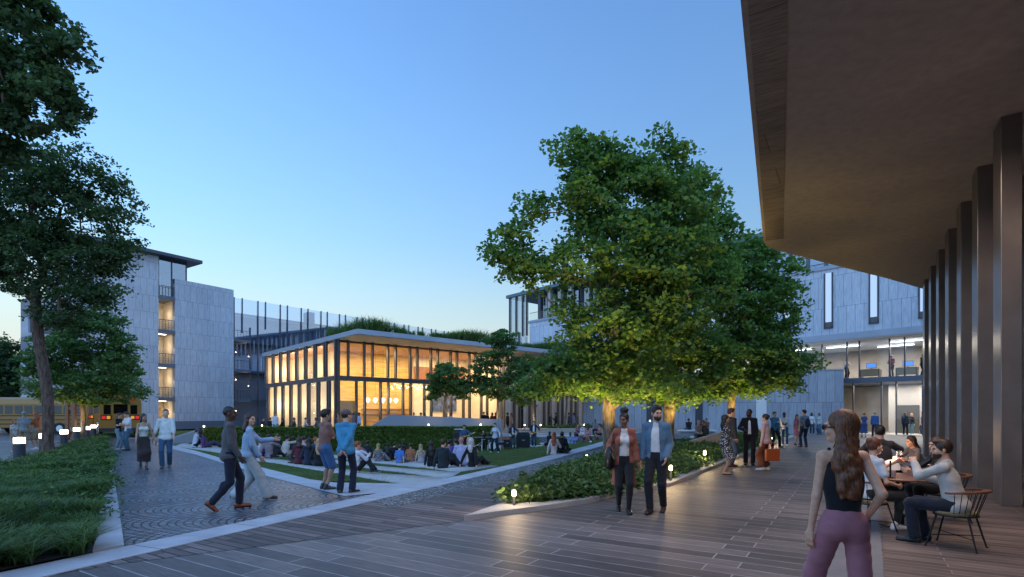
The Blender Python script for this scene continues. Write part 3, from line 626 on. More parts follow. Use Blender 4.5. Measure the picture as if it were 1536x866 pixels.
# blades of the lawn: uneven turf standing over the sheet
rs = np.random.RandomState(3)
def blades(name, pts, h, w, mats, k=1, lean=.5, seed=0, nseg=2, label=None, cat='grass', droop=0.0, parent=None, tint=None):
    """curved blades: pts (n,3); one quad strip each"""
    r = np.random.RandomState(seed); P = np.repeat(np.asarray(pts, float), k, 0); n = len(P)
    az = r.rand(n)*6.283; ln = lean*(.3+r.rand(n)); hh = (h[np.repeat(np.arange(len(pts)), k)] if isinstance(h, np.ndarray) else h)*(.6+.6*r.rand(n)); ww = w*(.6+.7*r.rand(n))
    dx, dy = np.cos(az), np.sin(az); VV = []
    for s in range(nseg+1):
        t = s/nseg; off = ln*hh*t*t; zz = hh*(t-droop*t*t); wd = ww*(1-t)**.7*(.55+1.2*t if nseg > 2 else 1)
        c = P+np.stack([dx*off, dy*off, zz], 1); sd = np.stack([-dy*wd, dx*wd, 0*wd], 1)*.5
        VV += [c-sd, c+sd]
    VV = np.stack(VV, 1).reshape(-1, 3); b = np.arange(n)*(2*(nseg+1)); Q = np.concatenate([np.stack([b+2*s, b+2*s+1, b+2*s+3, b+2*s+2], 1) for s in range(nseg)])
    cl = .5+.5*np.sin(P[:,0]*2.1+1.7*np.sin(P[:,1]*1.3))*np.sin(P[:,1]*1.7+P[:,0]*.6); rr = np.tile(np.clip(r.rand(n)*.6+cl*.45, 0, 1), nseg)
    o = npmesh(name, VV, Q, mats, parent, True, None, rr)
    if parent is None: tag(o, label, cat, kind='stuff')
    return o
def leafmat(name, c1, c2, trans=.35, rough=.55):
    m, nt, b = newmat(name); a = node(nt, 'ShaderNodeAttribute', attribute_name='rnd'); c = ramp(nt, a.outputs['Fac'], [(0, c1), (1, c2)])
    b.inputs['Roughness'].default_value = rough; b.inputs['Specular IOR Level'].default_value = .3; nt.links.new(c, b.inputs['Base Color'])
    t = node(nt, 'ShaderNodeBsdfTranslucent'); nt.links.new(mix(nt, c, (1.3,1.35,.7)), t.inputs[0]); mx = node(nt, 'ShaderNodeMixShader'); mx.inputs[0].default_value = trans
    nt.links.new(b.outputs[0], mx.inputs[1]); nt.links.new(t.outputs[0], mx.inputs[2]); nt.links.new(mx.outputs[0], nt.nodes['Material Output'].inputs[0]); return m
M_blade = leafmat('grass_blades', (.06,.11,.028), (.16,.24,.06), .3)
M_bedleaf = leafmat('bed_leaves', (.030,.070,.024), (.15,.25,.075), .3); M_bedleaf2 = leafmat('shrub_leaves', (.034,.08,.024), (.13,.21,.065), .3)

# seating strips, poured on the slope of the bowl
def ribbon(name, bot, top, mat, lift=.012, th=.05, nsub=14, kind='structure', label=None, cat=None):
    """a strip between two lines given as pixels; both lie on the ground"""
    def res(pl, n):
        L = [0]; 
        for a, b in zip(pl, pl[1:]): L.append(L[-1]+math.hypot(b[0]-a[0], b[1]-a[1]))
        out = []
        for i in range(n+1):
            s = L[-1]*i/n; k = max(j for j in range(len(L)-1) if L[j] <= s+1e-9); t = (s-L[k])/(L[k+1]-L[k]); out.append((pl[k][0]+(pl[k+1][0]-pl[k][0])*t, pl[k][1]+(pl[k+1][1]-pl[k][1])*t))
        return out
    A_ = [(at(*p)[:2]) for p in res(bot, nsub)]; B_ = [(at(*p)[:2]) for p in res(top, nsub)]; V = []
    for a, b in zip(A_, B_):
        for t in (0, .5, 1):
            x, y = a[0]+(b[0]-a[0])*t, a[1]+(b[1]-a[1])*t; V.append((x, y, gz(x, y)+lift))
    n = len(A_); V2 = V+[(v[0], v[1], v[2]-th) for v in V]; Q = []
    for i in range(n-1):
        for k in (0, 1): Q.append((3*i+k, 3*i+3+k, 3*i+4+k, 3*i+1+k))
        Q.append((3*i+3*n, 3*i+3+3*n, 3*i+3, 3*i)); Q.append((3*i+2, 3*i+5, 3*i+5+3*n, 3*i+2+3*n))
    for i in (0, n-1):
        q = [(3*i, 3*i+1, 3*i+1+3*n, 3*i+3*n), (3*i+1, 3*i+2, 3*i+2+3*n, 3*i+1+3*n)]; Q += q
    o = npmesh(name, V2, Q, mat, None, False); o['kind'] = kind
    return o
ribbon('seating_strip', [(262,670),(300,675),(345,682),(378,688)], [(272,666),(310,669),(350,673),(380,678)], M_conc2)
ribbon('seating_strip', [(378,691),(410,694),(443,700),(507,710),(560,719),(614,728),(660,731)], [(378,686),(410,688),(443,693),(507,703),(560,710),(625,714),(672,719)], M_conc2)
ribbon('seating_strip', [(392,683),(430,684.5),(470,690),(520,697.5),(560,704),(620,711),(672,719)], [(392,680),(430,681.5),(470,686),(520,692),(560,699),(620,704),(690,710)], M_conc2, .016)
ribbon('seating_strip', [(410,680),(440,681),(500,687),(560,694.5),(620,700),(690,709)], [(410,676),(440,677),(500,682.5),(560,688),(640,692),(748,700)], M_conc2, .020)
# forecourt between the strips and the kerb
ln = lambda d, k, s: (s+(d-9.28)*k, d)
flat('forecourt', [gp(516,745), gp(470,724), (-3.5,13.4), (-2.54,13.25), (-1.92,14.4), (BX(15), 15), (BX(15)+.2, 15.0), (BX(13.5)-.1, 13.2), gp(640,734)], .010, M_conc)
ring = [(258,674),(295,683),(333,695),(385,711),(450,728),(516,745)]; outer = [(256,668),(295,677),(332,688),(385,700),(466,720),(520,727)]
mb = MB()
for (a, b, c, d) in zip(ring, ring[1:], outer[1:], outer):
    q = [gp(*a), gp(*b), gp(*c), gp(*d)]; mb.add([(p[0], p[1], .012) for p in q]+[(p[0], p[1], -.06) for p in q], [(0,1,2,3),(3,2,6,7)])
mb.build('curved_kerb', M_conc)['kind'] = 'structure'
KB = lambda d: -2.70+(d-10.7)*.4415            # outer side of the kerb band
mb = MB(); ds = [4.2,5.85,9.28,13.5,20,28,36,41]
inn = [-5.48-(5.85-4.2)*.45, -5.48, -3.94, -2.05, BX(20), BX(28), BX(36), BX(41)]
for i in range(len(ds)-1):
    q = [(inn[i], ds[i]), (KB(ds[i]), ds[i]), (KB(ds[i+1]), ds[i+1]), (inn[i+1], ds[i+1])]
    h = lambda d: .014+.30*smooth((d-22)/14)
    mb.prism(q, [-.2 if d < 15 else -.9 for _, d in q], [h(d) for _, d in q])
mb.build('kerb_band', concrete('kerb_band_concrete', (.46,.47,.50), joints=1.5, rz=-math.atan2(1,.4415), var=.16))['kind'] = 'structure'
flat('cobbled_path', [gp(186,820.5), gp(172,720), gp(160,657), gp(150,650), gp(250,650), gp(257,668), gp(262,674.5), gp(295,683.2), gp(333,695.2), gp(385,711.2), gp(450,728.2), gp(516,745.2), (-2.95,11.5), (-3.95,9.25), gp(186,820.5)][:-1], .004, M_cob)
flat('bed_kerb', [gp(139,829), gp(186,820.5), gp(172,720), gp(160,657), gp(155,657), gp(158,700), gp(153,745)], .03, M_conc, th=.1)
# stone paving and decks
PAVE = [(-6.9,3.0),(-6.4,4.1),(KB(4.2)-.2,4.2),(KB(41)-.2,41),(14,58),(60,60),(60,-20),(-20,-20),(-20,3)]
flat('stone_paving', PAVE, 0.0, M_stone)
DK = lambda d: -.77+.4415*(d-8.7)
flat('timber_deck', [(KB(5.4)-.1,5.4), (KB(41)-.1,41), (DK(41)+.5,41), (DK(8.7),8.7), (-3.05,7.19), (-4.47,6.24), (-4.80,5.9)], .004, M_deck)
GO = lambda d: -2.19+.4415*(d-9.86)
o = flat('gravel_strip', [(KB(10.7),10.7), (KB(40),40), (GO(40),40), (GO(9.86),9.86)], .008, M_grav)
flat('grey_path', [(3.29-.35,4.2),(3.75,4.2),(14.9,21.2),(14.2,21.6)], .004, M_concd) if False else flat('grey_path', [(2.35,4.4),(3.02,4.5),(3.9,5.73),(6.9,10.3),(14.2,21.2),(13.45,21.4),(6.2,10.3),(3.29,5.73)], .004, M_concd)
flat('terrace_boards', [(3.95,5.8),(14.25,21.2),(22,30),(40,30),(40,-6),(-3.0,-6),(3.02,4.4)], .005, M_deckr)
# road at the left and its white lines
for (a, b) in (((0,645.0),(158,644.2)), ((0,661.5),(120,660.2)), ((150,646),(250,646.5)), ((165,657),(235,658.5))):
    p, q = gp(*a), gp(*b); w = .14; flat('road_marking', [(p[0],p[1]-w), (q[0],q[1]-w), (q[0],q[1]+w), (p[0],p[1]+w)], .009 if a == (165,657) else -.062, pmat('road_line_paint', (.75,.75,.74), .6))
# ------------------------------------------------------------------ buildings
def part(name, mat, parent, *boxes, bevel=0):
    mb = MB()
    for b in boxes: mb.box(*b)
    return mb.build(name, mat, parent, bevel=bevel)
def railing(parent, p, q, h=1.05, n=6, mat=None):
    mb = MB(); p, q = Vector(p), Vector(q)
    mb.tube([p+Vector((0,0,h)), q+Vector((0,0,h))], .03, 6)
    for i in range(n+1): a = p.lerp(q, i/n); mb.tube([a, a+Vector((0,0,h))], .018, 5)
    for k in (.3,.55,.8): mb.tube([p+Vector((0,0,h*k)), q+Vector((0,0,h*k))], .009, 4)
    return mb.build('railing', mat or M_metal, parent)
def parts(name, mat, parent, *boxes):
    for b in boxes: o = part(name, mat, parent, b)
    return o
# --- left stone building with balconies
lb = empty('stone_building', (-36.4,59,0), math.atan2(.8321,.5547), 'tall grey stone building with stacked open balconies and a thin flat roof', 'building')
part('wall', M_clad, lb, (-7.6,0,0,-1.6,12,18.25))
part('wall', M_clad, lb, (0,0,0,6.5,.45,16.25))
part('wall', M_clad, lb, (.01,1.2,0,6.3,9,13.6))
part('balcony_wall', M_warmwall, lb, (-1.6,2.6,0,0,2.9,14.2)); part('balcony_wall', M_warmwall, lb, (-.02,.46,0,.008,2.59,14.2))
for z in (3.4,7.0,10.6,14.2):
    s = part('balcony_floor', M_slab, lb, (-1.597,-.12,z-.36,-.003,2.6,z)); railing(s, (-1.55,-.05,z), (-.05,-.05,z), 1.05, 5)
    if z < 14: s = part('balcony_floor', M_slab, lb, (6.51,.5,z-.3,8.9,3.2,z)); railing(s, (6.55,.6,z), (8.85,.6,z), 1.05, 6)
    if z < 14: s = part('balcony_lamp', L_soft, lb, (-1.2,1.0,z-.40,-.4,1.3,z-.365))
g = part('penthouse_glass', G_blue, lb, (-1.58,.25,14.3,1.3,.29,18.2), (1.3,.25,14.3,1.34,6,18.2))
parts('mullion', M_metal, g, *[(x-.05,.18,14.25,x+.05,.35,18.25) for x in (-1.52,-.2,1.3)], (1.22,5.9,14.25,1.4,6.05,18.25)); part('penthouse_wall', M_slab, lb, (-1.58,6.1,14.3,1.2,6.4,18.2))
part('roof', M_metal, lb, (-8.6,-.9,18.26,2.5,10,18.62), bevel=.04)
part('upstand_wall', M_slab, lb, (-1.6,-.55,0,7.5,-.25,.85))
part('door', M_wood, lb, (-1.3,2.5,0,-.3,2.58,2.3))
for z in (1.7,5.3,8.9,12.4):
    o = light('POINT', lb.matrix_basis @ Vector((-.8,1.2,z)), 34, (1,.78,.5), .05, name='balcony_light')
for z in (2,6,9.5): light('POINT', lb.matrix_basis @ Vector((9.3,1.8,z)), 26, (1,.75,.5), .05, name='balcony_light')
w = empty('low_wing', (-36.4,59,0), math.atan2(.8321,.5547), 'low blue-grey wing with a dark window strip behind the left trees', 'building')
part('wall', M_clad, w, (-12,.6,0,-7.61,3,9.0), (-12,.6,11.0,-7.61,3,12.2), (-12,1,9.0,-7.61,3,11.0)); o = parts('window', G_dark, w, (-11.9,.75,9.0,-7.7,.8,11.0)); part('mullion', M_metal, o, *[(x,.65,9.0,x+.12,.85,11.0) for x in np.arange(-11.5,-7.7,1.3)])
# --- glass block
gb = empty('glass_building', (-34.6,68,0), math.atan2(1,.81), 'long glass-screened block with staggered dark vertical fins behind the pavilion', 'building')
part('wall', pmat('taupe_wall', (.40,.37,.38), .7, var=.12, scale=.3), gb, (.3,1.0,0,46,10,14.1)); part('wall', M_slab, gb, (10.5,.6,14.1,11.4,2,15.9))
part('glass_screen', glass('screen_pane', (.80,.87,.97), .24, gl=.8), gb, (0,0,0,46,.03,16.1))
part('floor_line', M_slab, gb, *[(0.2,.06,z,46,.9,z+.16) for z in (3.3,6.9,10.5,14.1)])
fins = []
for i in range(46):
    z0, z1 = [(0,16.15),(11.8,16.2),(5.6,12.6)][i % 3] if i % 6 < 3 else [(0,16.15),(12.6,16.2),(3,10.8)][i % 3]
    fins.append((i*1.0-.045,-.16,z0,i*1.0+.045,-.01,z1))
for f in fins: part('fin', M_metal, gb, f)
for z in (1.6,5.2,9.0): light('POINT', gb.matrix_basis @ Vector((2.2,-.8,z)), 14, (1,.72,.45), .04, name='facade_light')
# --- grass bank in front of the stone building
mb = MB(); pts = [gp(222,655), gp(262,655.0), gp(312,643.5), (-19,36), (-14.6,45.0), (-26.5,58.5), (-37.2,58), (-40,47)]
flat('grass_bank', pts, .02, M_grass)
mb = MB(); a = (X(238,32), 32); b = (X(300,33.6), 33.6); n_ = Vector((a[1]-b[1], b[0]-a[0])).normalized()*.35
mb.prism([a, b, (b[0]+n_.x, b[1]+n_.y), (a[0]+n_.x, a[1]+n_.y)], -.8, [.02,.72,.72,.02]); tag(mb.build('ramp_wall', M_wallc, bevel=.01), 'low sloping pale concrete wall rising to the left end of the hedge', 'wall')
# --- pavilion
pv = empty('glass_pavilion', (-14.4,45,0), math.atan2(.6614,.75), 'glowing two-storey glass pavilion with bronze fins and a planted flat roof', 'building')
PM = pv.matrix_basis = Matrix.Translation((-14.4,45,0)) @ Matrix.Rotation(math.atan2(.6614,.75), 4, 'Z')
rf = part('roof', M_fascia, pv, (-.15,-4,7.8,42,19,8.20), bevel=.02); part('soffit', concrete('pale_soffit', (.50,.46,.41), .8, 1, .06), rf, (-.05,-3.9,7.77,41.9,-.05,7.797))
part('floor', concrete('pavilion_floor', (.42,.38,.33), .35), pv, (0,0,-.05,39,18,.03))
part('ceiling', M_ceilw, pv, (.1,.1,7.6,38.9,17.9,7.75))
part('spandrel', M_fin, pv, (-.02,-.12,4.42,18.2,.12,4.82), (-.12,.13,4.42,.12,18,4.82))
g1 = parts('window', G_clear, pv, (.05,-.015,.03,18,.015,4.42), (.05,-.015,4.82,18,.015,7.7)); parts('window', G_clear, pv, (-.015,.05,.03,.015,18,4.42), (-.015,.05,4.82,.015,18,7.7))
def fin(x, y, z0, z1, along): part('fin', M_fin, pv, (x-.06,y-.36,z0,x+.06,y-.02,z1) if along else (x-.20,y-.10,z0,x-.02,y+.10,z1))
fin(.05,0,0,7.8,True); fin(0,.06,0,7.8,False); fin(.88,0,4.82,7.8,True)
for k in range(17):
    for o_ in (0,.76):
        x = 2.31+2.22*k+o_
        if x < 38.5: fin(x,0,4.83,7.8,True)
        x = 1.60+2.22*k+o_
        if x < 38.5: fin(x,0,0,4.41,True)
for k in range(8):
    for o_ in (0,.38):
        fin(0,1.9+2.22*k+o_,4.83,7.8,False); fin(0,1.2+2.22*k+o_,0,4.41,False)
part('panel_wall', M_beige, pv, (18.2,.1,0,39,.4,7.76)); part('end_wall', M_clad2, pv, (39,0,0,39.3,18,7.79)); part('rear_wall', M_warmwall, pv, (.1,17.7,0,39,18,7.6))
part('inner_wall', M_gold, pv, (2.6,6.6,.03,11.0,6.9,7.6)); part('inner_wall', M_warmwall, pv, (11.0,6.2,.03,18,6.5,7.6), (17.7,.2,.03,17.98,6.2,7.6)); part('inner_wall', M_warmwall, pv, (2.6,6.9,.03,2.85,17.6,7.6))
part('wood_wall', M_orange, pv, (11.01,6.12,4.9,17.6,6.18,6.6)); part('doorway', pmat('dark_doorway', (.09,.075,.04), .8), pv, (3.2,6.5,.03,4.9,6.59,2.9))
part('bar_counter', M_wood, pv, (5.0,4.6,.03,10.2,5.3,1.12)); part('shelf', M_orange, pv, *[(5.4,6.3,z,10.6,6.58,z+.05) for z in (1.6,2.1)])
part('picture', pmat('blue_picture', (.06,.10,.22), .5, var=.9, scale=2.5), pv, (13.2,6.08,1.9,16.4,6.11,4.0)); 
for i, r in enumerate((551.8,563,574.5,584.5,594)):
    t = ((r-CX)/F); y = 3.2; # pendant on the line of sight of its disc, 3.2 m behind the glass
    cx, cy = -14.4-.6614*y, 45+.75*y; tt = (t*cy-cx)/(.75-t*.6614); p = PM.inverted() @ Vector((cx+.75*tt, cy+.6614*tt, 2.95))
    mb = MB(); mb.lathe([(.03,-.30),(.08,-.22),(.17,-.12),(.21,0),(.17,.13),(.06,.2)], (p.x, p.y, 2.95), 16); d_ = mb.build('pendant_lamp', lamp('pendant_glow', (1,.93,.80), 2.2), pv, True); mb = MB(); mb.tube([(p.x,p.y,3.2),(p.x,p.y,7.6)], .012, 5); mb.build('cord', M_fin, d_)
rr = random.Random(5); mb = MB(); cd = MB()
for i in range(46):
    x, y, z = 6.8+rr.random()*6.4, 2.2+rr.random()*1.6, 4.05+rr.random()*.45; mb.lathe([(.008,-.05),(.04,-.03),(.05,0),(.04,.03),(.008,.05)], (x,y,z), 8); cd.tube([(x,y,z+.05),(x,y,7.6)], .006, 3)
ch = mb.build('chandelier', lamp('bulb_glow', (1,.68,.36), 14), pv, True); cd.build('cord', M_fin, ch)
for (x, y) in ((3.5,3.4),(8,3.4),(12.5,3.2),(16,3)): light('AREA', PM @ Vector((x,y,7.5)), 420, (1,.74,.42), 2.2, (0,0,-1), name='ceiling_light'); light('POINT', PM @ Vector((x,y-.8,3.6)), 150, (1,.74,.44), .4, name='room_light')
for (x, y) in ((1.4,6.5),(1.4,10),(1.4,14),(1.4,17)): light('POINT', PM @ Vector((x,y,6.2)), 190, (1,.76,.46), .4, name='room_light'); light('POINT', PM @ Vector((x,y,2.6)), 180, (1,.76,.46), .4, name='room_light')
for x in (19,23,27,31,35): light('AREA', PM @ Vector((x,-1.5,7.7)), 110, (1,.72,.46), 1.2, (0,.15,-1), name='soffit_light')
parts('window', G_dark, pv, *[(x,.02,0.1,x+.55,.08,7.5) for x in (20.3,24.7,29.2,33.6)])
# planting on the roof
rs = np.random.RandomState(8); n = 2100; px_ = rs.rand(n)*29+.8; py_ = -3.4+rs.rand(n)**1.3*8; hgt = .55+.55*np.clip(np.sin(px_*.55+1)+.6, 0, 1.4)*(px_ < 27)
pts = [tuple(PM @ Vector((a, b, 8.25))) for a, b in zip(px_, py_)]; blades('roof_grasses', pts, hgt, .05, M_blade, 16, .7, 4, 3, 'tall wild grasses growing on the flat pavilion roof', 'grasses', .15)
# --- right-hand building
RM = Matrix.Translation((30.73,40,0)) @ Matrix.Rotation(math.atan2(-.75,.6614), 4, 'Z')
rb = empty('stone_clad_building', (30.73,40,0), math.atan2(-.75,.6614), 'large blue-grey stone building with bright slot windows over a glazed entrance, right', 'building')
part('wall', M_clad2, rb, (-35,0,8.2,14,.5,13.6)); part('wall', M_clad3, rb, (-43,0,8.2,-35,.5,13.9)); part('fascia', M_fascia, rb, (-43,-.18,7.68,14,.6,8.197), (-43.2,-.12,13.603,14,.5,13.9))
for x in (-6.9,-3.67,-.47,2.8,-10.2,-13.5,-17,-20.5,-24,-27.5):
    f_ = part('slot_window', M_metal, rb, (x-.34,-.10,8.75,x-.24,.05,13.3), (x+.24,-.10,8.75,x+.34,.05,13.3), (x-.34,-.10,8.72,x+.34,.05,8.85)); part('pane', lamp('lit_slot', (.62,.80,1), .58), f_, (x-.235,-.03,9.25,x+.235,.0-.004,13.3)); part('grille', M_fin, f_, (x-.235,-.05,8.86,x+.235,-.005,9.24))
u = part('upper_window', G_blue, rb, (-43,1.6,14.0,14,1.64,17.5)); parts('mullion', M_fin, u, *[(x,1.3,13.9,x+.14,1.7,17.5) for x in np.arange(-42.5,14,1.45)]); part('floor', M_slab, rb, (-43,.5,13.3,14,12,13.59)); part('rear_wall', M_white, rb, (-46,7.5,8.2,14,7.8,17.5))
part('roof', pmat('teal_roof_edge', (.10,.16,.19), .5), rb, (-47.5,-.2,17.55,14,10,17.95)); b_ = part('balustrade', G_clear, rb, (-43,.1,13.9,14,.13,14.9)); part('handrail', M_fin, b_, (-43,.07,14.9,14,.16,14.95))
e = part('corner_window', glass('pale_pane', (.7,.78,.88), .35), rb, (-47,0,8,-43.2,.04,17.5)); part('fin', M_fin, e, *[(x,-.2,z0,x+.16,-.02,z1) for x, z0, z1 in ((-46.9,12,17.5),(-46.4,8,12.6),(-45.6,12,17.5),(-45.0,8,12.6),(-44.3,12,17.5),(-43.5,12,17.5))])
for x in (-41.8,-40,-38.2,-36.4): part('window_pier', M_metal if int(x) % 2 else M_beige, rb, (x,.4,14.1,x+.5,.9,17.5))
u = parts('window', G_clear, rb, (-14,1.5,4.62,14,1.54,7.68)); part('mullion', M_metal, u, *[(x-.04,1.40,4.62,x+.04,1.6,7.68) for x in (-13,-11.2,-9.6,-7.9,-6.0,-5.1,-3.0,-2.0,.3,1.4,3,5,7)])
part('floor', M_slab, rb, (-12.6,1.2,4.2,14,10,4.6)); part('soffit', M_white, rb, (-14,-.1,7.62,14,9.8,7.675)); part('inner_wall', pmat('taupe_inner_wall', (.42,.38,.34), .7, var=.2, scale=.7), rb, (-14,9.4,0,14,9.7,7.6))
u = part('entrance_glass', G_clear, rb, (-5.6,1.7,.03,14,1.74,4.2)); parts('mullion', M_metal, u, *[(x-.04,1.6,.0,x+.04,1.8,4.2) for x in (-5.6,-3.6,-2.6,-.9,.1,1.2,3,5)]); part('floor', concrete('lobby_floor', (.5,.48,.45), .3), rb, (-7,1.2,-.05,14,9.4,.03))
part('lift_core', pmat('grey_core', (.30,.30,.31), .5), rb, (-4.2,6,.03,-1.2,9.3,4.2)); part('door', pmat('dark_lift_door', (.05,.05,.05), .4), rb, (-3.6,5.93,.03,-2.0,5.99,2.4))
st = MB(); [st.box(.8+i*.3,5.4,.2+i*.24,1.3+i*.3,6.6,.28+i*.24) for i in range(16)]; st.box(.8,5.3,.1,1.2,5.36,.4); st.build('staircase', M_fin, rb)
part('strip_lamp', L_white, rb, *[(x,y,7.45,x+2.6,y+.12,7.52) for x, y in ((-12,3.2),(-8.2,3.4),(-3.4,3.0),(.6,4),(-5,6),(2.2,6))]); part('panel_lamp', L_white, rb, *[(x,8.9,.9,x+.5,9.3,3.9) for x in (-1.0,.6)])
for x in (-11,-6.5,-2,2,6): light('AREA', RM @ Vector((x,4.6,7.4)), 420, (1,.86,.70), 2.5, (0,0,-1), name='office_light')
for x in (-4.5,-1.5,1.5,5): light('AREA', RM @ Vector((x,4.2,4.1)), 300, (1,.86,.70), 2.0, (0,0,-1), name='lobby_light')
def desk_set(x, y, z, lab):
    d = empty('desk', (0,0,0), 0, lab, 'desk', 'desks on the upper office floor'); d.matrix_basis = RM @ Matrix.Translation((x,y,z)); M_d = pmat('pale_oak_desk', (.45,.30,.15), .5)
    part('desk_top', M_d, d, (-.7,-.35,.70,.7,.35,.74)); part('modesty_panel', M_d, d, (-.66,-.3,.15,.66,-.27,.70))
    for sx in (-1,1): part('leg', M_fin, d, (sx*.66-.03,-.32,0,sx*.66+.03,.32,.70))
    m = empty('monitor', (0,0,0), 0, lab.replace('oak desk', 'monitor on the oak desk'), 'monitor', 'monitors on the office desks'); m.matrix_basis = RM @ Matrix.Translation((x+.05,y,z+.74)); part('housing', pmat('black_plastic', (.02,.02,.02), .4), m, (-.36,-.02,.10,.36,.02,.52)); part('stand', MATS['black_plastic'], m, (-.1,-.08,0,.1,.08,.02), (-.03,-.01,.02,.03,.01,.1))
    part('screen', lamp('blue_screen', (.10,.30,.95), 1.1), m, (-.33,-.027,.13,.33,-.021,.49))
for x, q in ((-4.6,'left'), (-2.1,'middle'), (-.1,'right')): desk_set(x, 2.6, 4.6, 'pale oak desk behind the upper glazing, %s of three' % q)
# low stone block in front of the glazed entrance
bk = empty('stone_block', (26.4,43.5,0), math.atan2(-.35,1), 'flat windowless-looking blue-grey stone block left of the glass entrance', 'building')
part('wall', cladding('dim_stone_panels', (.29,.31,.35), (.36,.38,.42), .62, 2.6), bk, (-21,0,0,0,4.5,5.15)); 
for x in (-10.9,-15.0): s_ = part('slot_window', M_metal, bk, (x-.3,-.06,.2,x+.3,-.004,3.6)); part('lamp', L_soft, s_, (x-.05,-.09,.6,x+.05,-.062,1.1))
part('entry_panel', M_white, bk, (-6.4,-.05,.1,-5.6,-.004,3.1)); part('parapet', M_fascia, bk, (-21.05,-.06,5.152,.06,4.5,5.25))
# --- canopy and colonnade, right
cb = empty('colonnade_building', (10,12,0), 0, 'dark colonnade of tall bronze fins under a broad concrete canopy at the right', 'building')
def wpart(name, mat, boxes_or_mb, parent=cb, **k):
    o = boxes_or_mb.build(name, mat, parent, **k); o.matrix_parent_inverse = Matrix.Translation((-10,-12,0)); return o
CAN = [(-4.44,-8),(3.03,7.25),(8.0,17.4),(8.35,17.95),(8.9,18.4),(10.07,19.1),(12.2,20.4),(15.2,22.2),(18.9,24.6),(45,40),(45,-8)]
mb = MB(); mb.prism(CAN, 7.2, 7.75); wpart('canopy', M_soffit, mb)
mb = MB(); mb.prism([(-4.36,-8),(3.10,7.20),(8.05,17.34),(8.5,17.1),(3.52,6.98),(-3.9,-8)], 7.185, 7.197); wpart('edge_boards', planks('soffit_edge_boards', RZP, .9, 3, (.23,.198,.18), (.26,.225,.205), (.13,.11,.10), .012, bs=.1, rough=.8), mb)
dc = Vector((.531,.847)); nc = Vector((.847,-.531))
for i in range(8):
    d = 8.05+i*2.05; o_ = Vector((9.03+.64*(d-10.1), d)); mb = MB()
    q = [o_, o_+nc*.30, o_+nc*.30+dc*.66, o_+dc*.66]; mb.prism([tuple(v) for v in q], .006, 7.198); f_ = wpart('column_fin', M_colfin, mb, bevel=.012)
    mb = MB(); c = o_+nc*.55-dc*.25; mb.lathe([(.07,0),(.07,.05),(.05,.06)], (c.x,c.y,.006), 12); f2 = wpart('floor_lamp', M_fin, mb); mb = MB(); mb.lathe([(.045,0),(.045,.004)], (c.x,c.y,.068), 12); wpart('lens', L_warm, mb, f2) if False else wpart('lamp_lens', L_warm, mb)
    light('SPOT', (c.x,c.y,.12), 24, (1,.72,.56), .06, (0,0,1), 60, name='column_uplight')
mb = MB(); a = Vector((9.03+.64*(-8-10.1)+1.0, -8.5)); b = Vector((9.03+.64*13+1.0,23.0)); q = [a, a+nc*.2, b+nc*.2, b]; mb.prism([tuple(v) for v in q], 0, 7.19); wpart('inner_wall', pmat('dark_inner_wall', (.085,.07,.062), .35, .2, var=.2, scale=2), mb)
light('AREA', (6.1,9.6,6.9), 190, (1,.78,.68), 2.5, (-.1,0,-1), name='canopy_fill'); light('AREA', (5.2,4.8,6.9), 200, (1,.78,.68), 2.5, (-.1,0,-1), name='canopy_fill')  # fill lamps added under the canopy, no fixtures there
# ------------------------------------------------------------------ steps, low walls, benches, hedge
mb = MB()
for i in range(6):
    o1 = .45*i; mb.prism([(-.9+.05*i,39.6+o1), (10.6,41.6+o1), (10.6,46), (-.9,46)], -1.3 if i == 0 else -.82+.16*(i), -.80+.16*(i+1) if i < 5 else .12)
stp = mb.build('stairs', concrete('step_concrete', (.34,.36,.40))); stp['kind'] = 'structure'
led = MB()
for i in range(5):
    o1 = .45*i; z = -.80+.16*(i+1)-.03; led.prism([(-.7,39.62+o1),(10.4,41.55+o1),(10.4,41.535+o1),(-.7,39.605+o1)], z-.012, z)
tag(led.build('step_light', lamp('step_led_glow', (.55,.8,1), .7)), 'thin pale light lines under the nosings of the stage steps', 'step lights')
mb = MB(); mb.prism([(-.6,42.9),(14.5,45.5),(14.5,46.1),(-.6,43.5)], 0, .50); tag(mb.build('planter_wall', concrete('warm_planter', (.34,.27,.22)), bevel=.01), 'long low planter wall above the stage steps', 'wall')
mb = MB(); mb.prism([(X(583,40.2),40.2),(X(748,39.8),39.8),(X(748,40.3),40.3),(X(583,40.7),40.7)], -.8, [1.62,1.26,1.26,1.62]); mb.prism([(X(556,40.3),40.3),(X(583,40.2)-.004,40.2),(X(583,40.7)-.004,40.7),(X(556,40.8),40.8)], -.8, [.75,1.60,1.60,.75])
mb.prism([(X(748,39.8)+.004,39.6),(X(752,39.8),39.6),(X(752,40.6)+.1,41.2),(X(748,40.6)+.1,41.2)], -.8, 1.27)
tag(mb.build('terrace_wall', concrete('blue_grey_wall', (.24,.26,.30), .6, .8, .06), bevel=.01), 'long blue-grey terrace wall rising behind the hedge', 'wall')
mb = MB(); mb.prism([(X(1000,22.5),22.5),(X(1100,23.5),23.5),(X(1100,24.2),24.2),(X(1000,23.2),23.2)], 0, [.30,1.05,1.05,.30]); tag(mb.build('seat_wall', concrete('warm_seat_wall', (.42,.36,.30)), bevel=.015), 'sloping concrete seat wall behind the lit shrub bed', 'wall')
mb = MB(); mb.prism([(X(918,33),33),(X(1010,34),34),(X(1010,35),35),(X(918,34),34)], 0, [.15,1.05,1.05,.15]); tag(mb.build('ramp_wall', M_wallc, bevel=.015), 'grey sloping ramp wall between the two large tree trunks', 'wall')
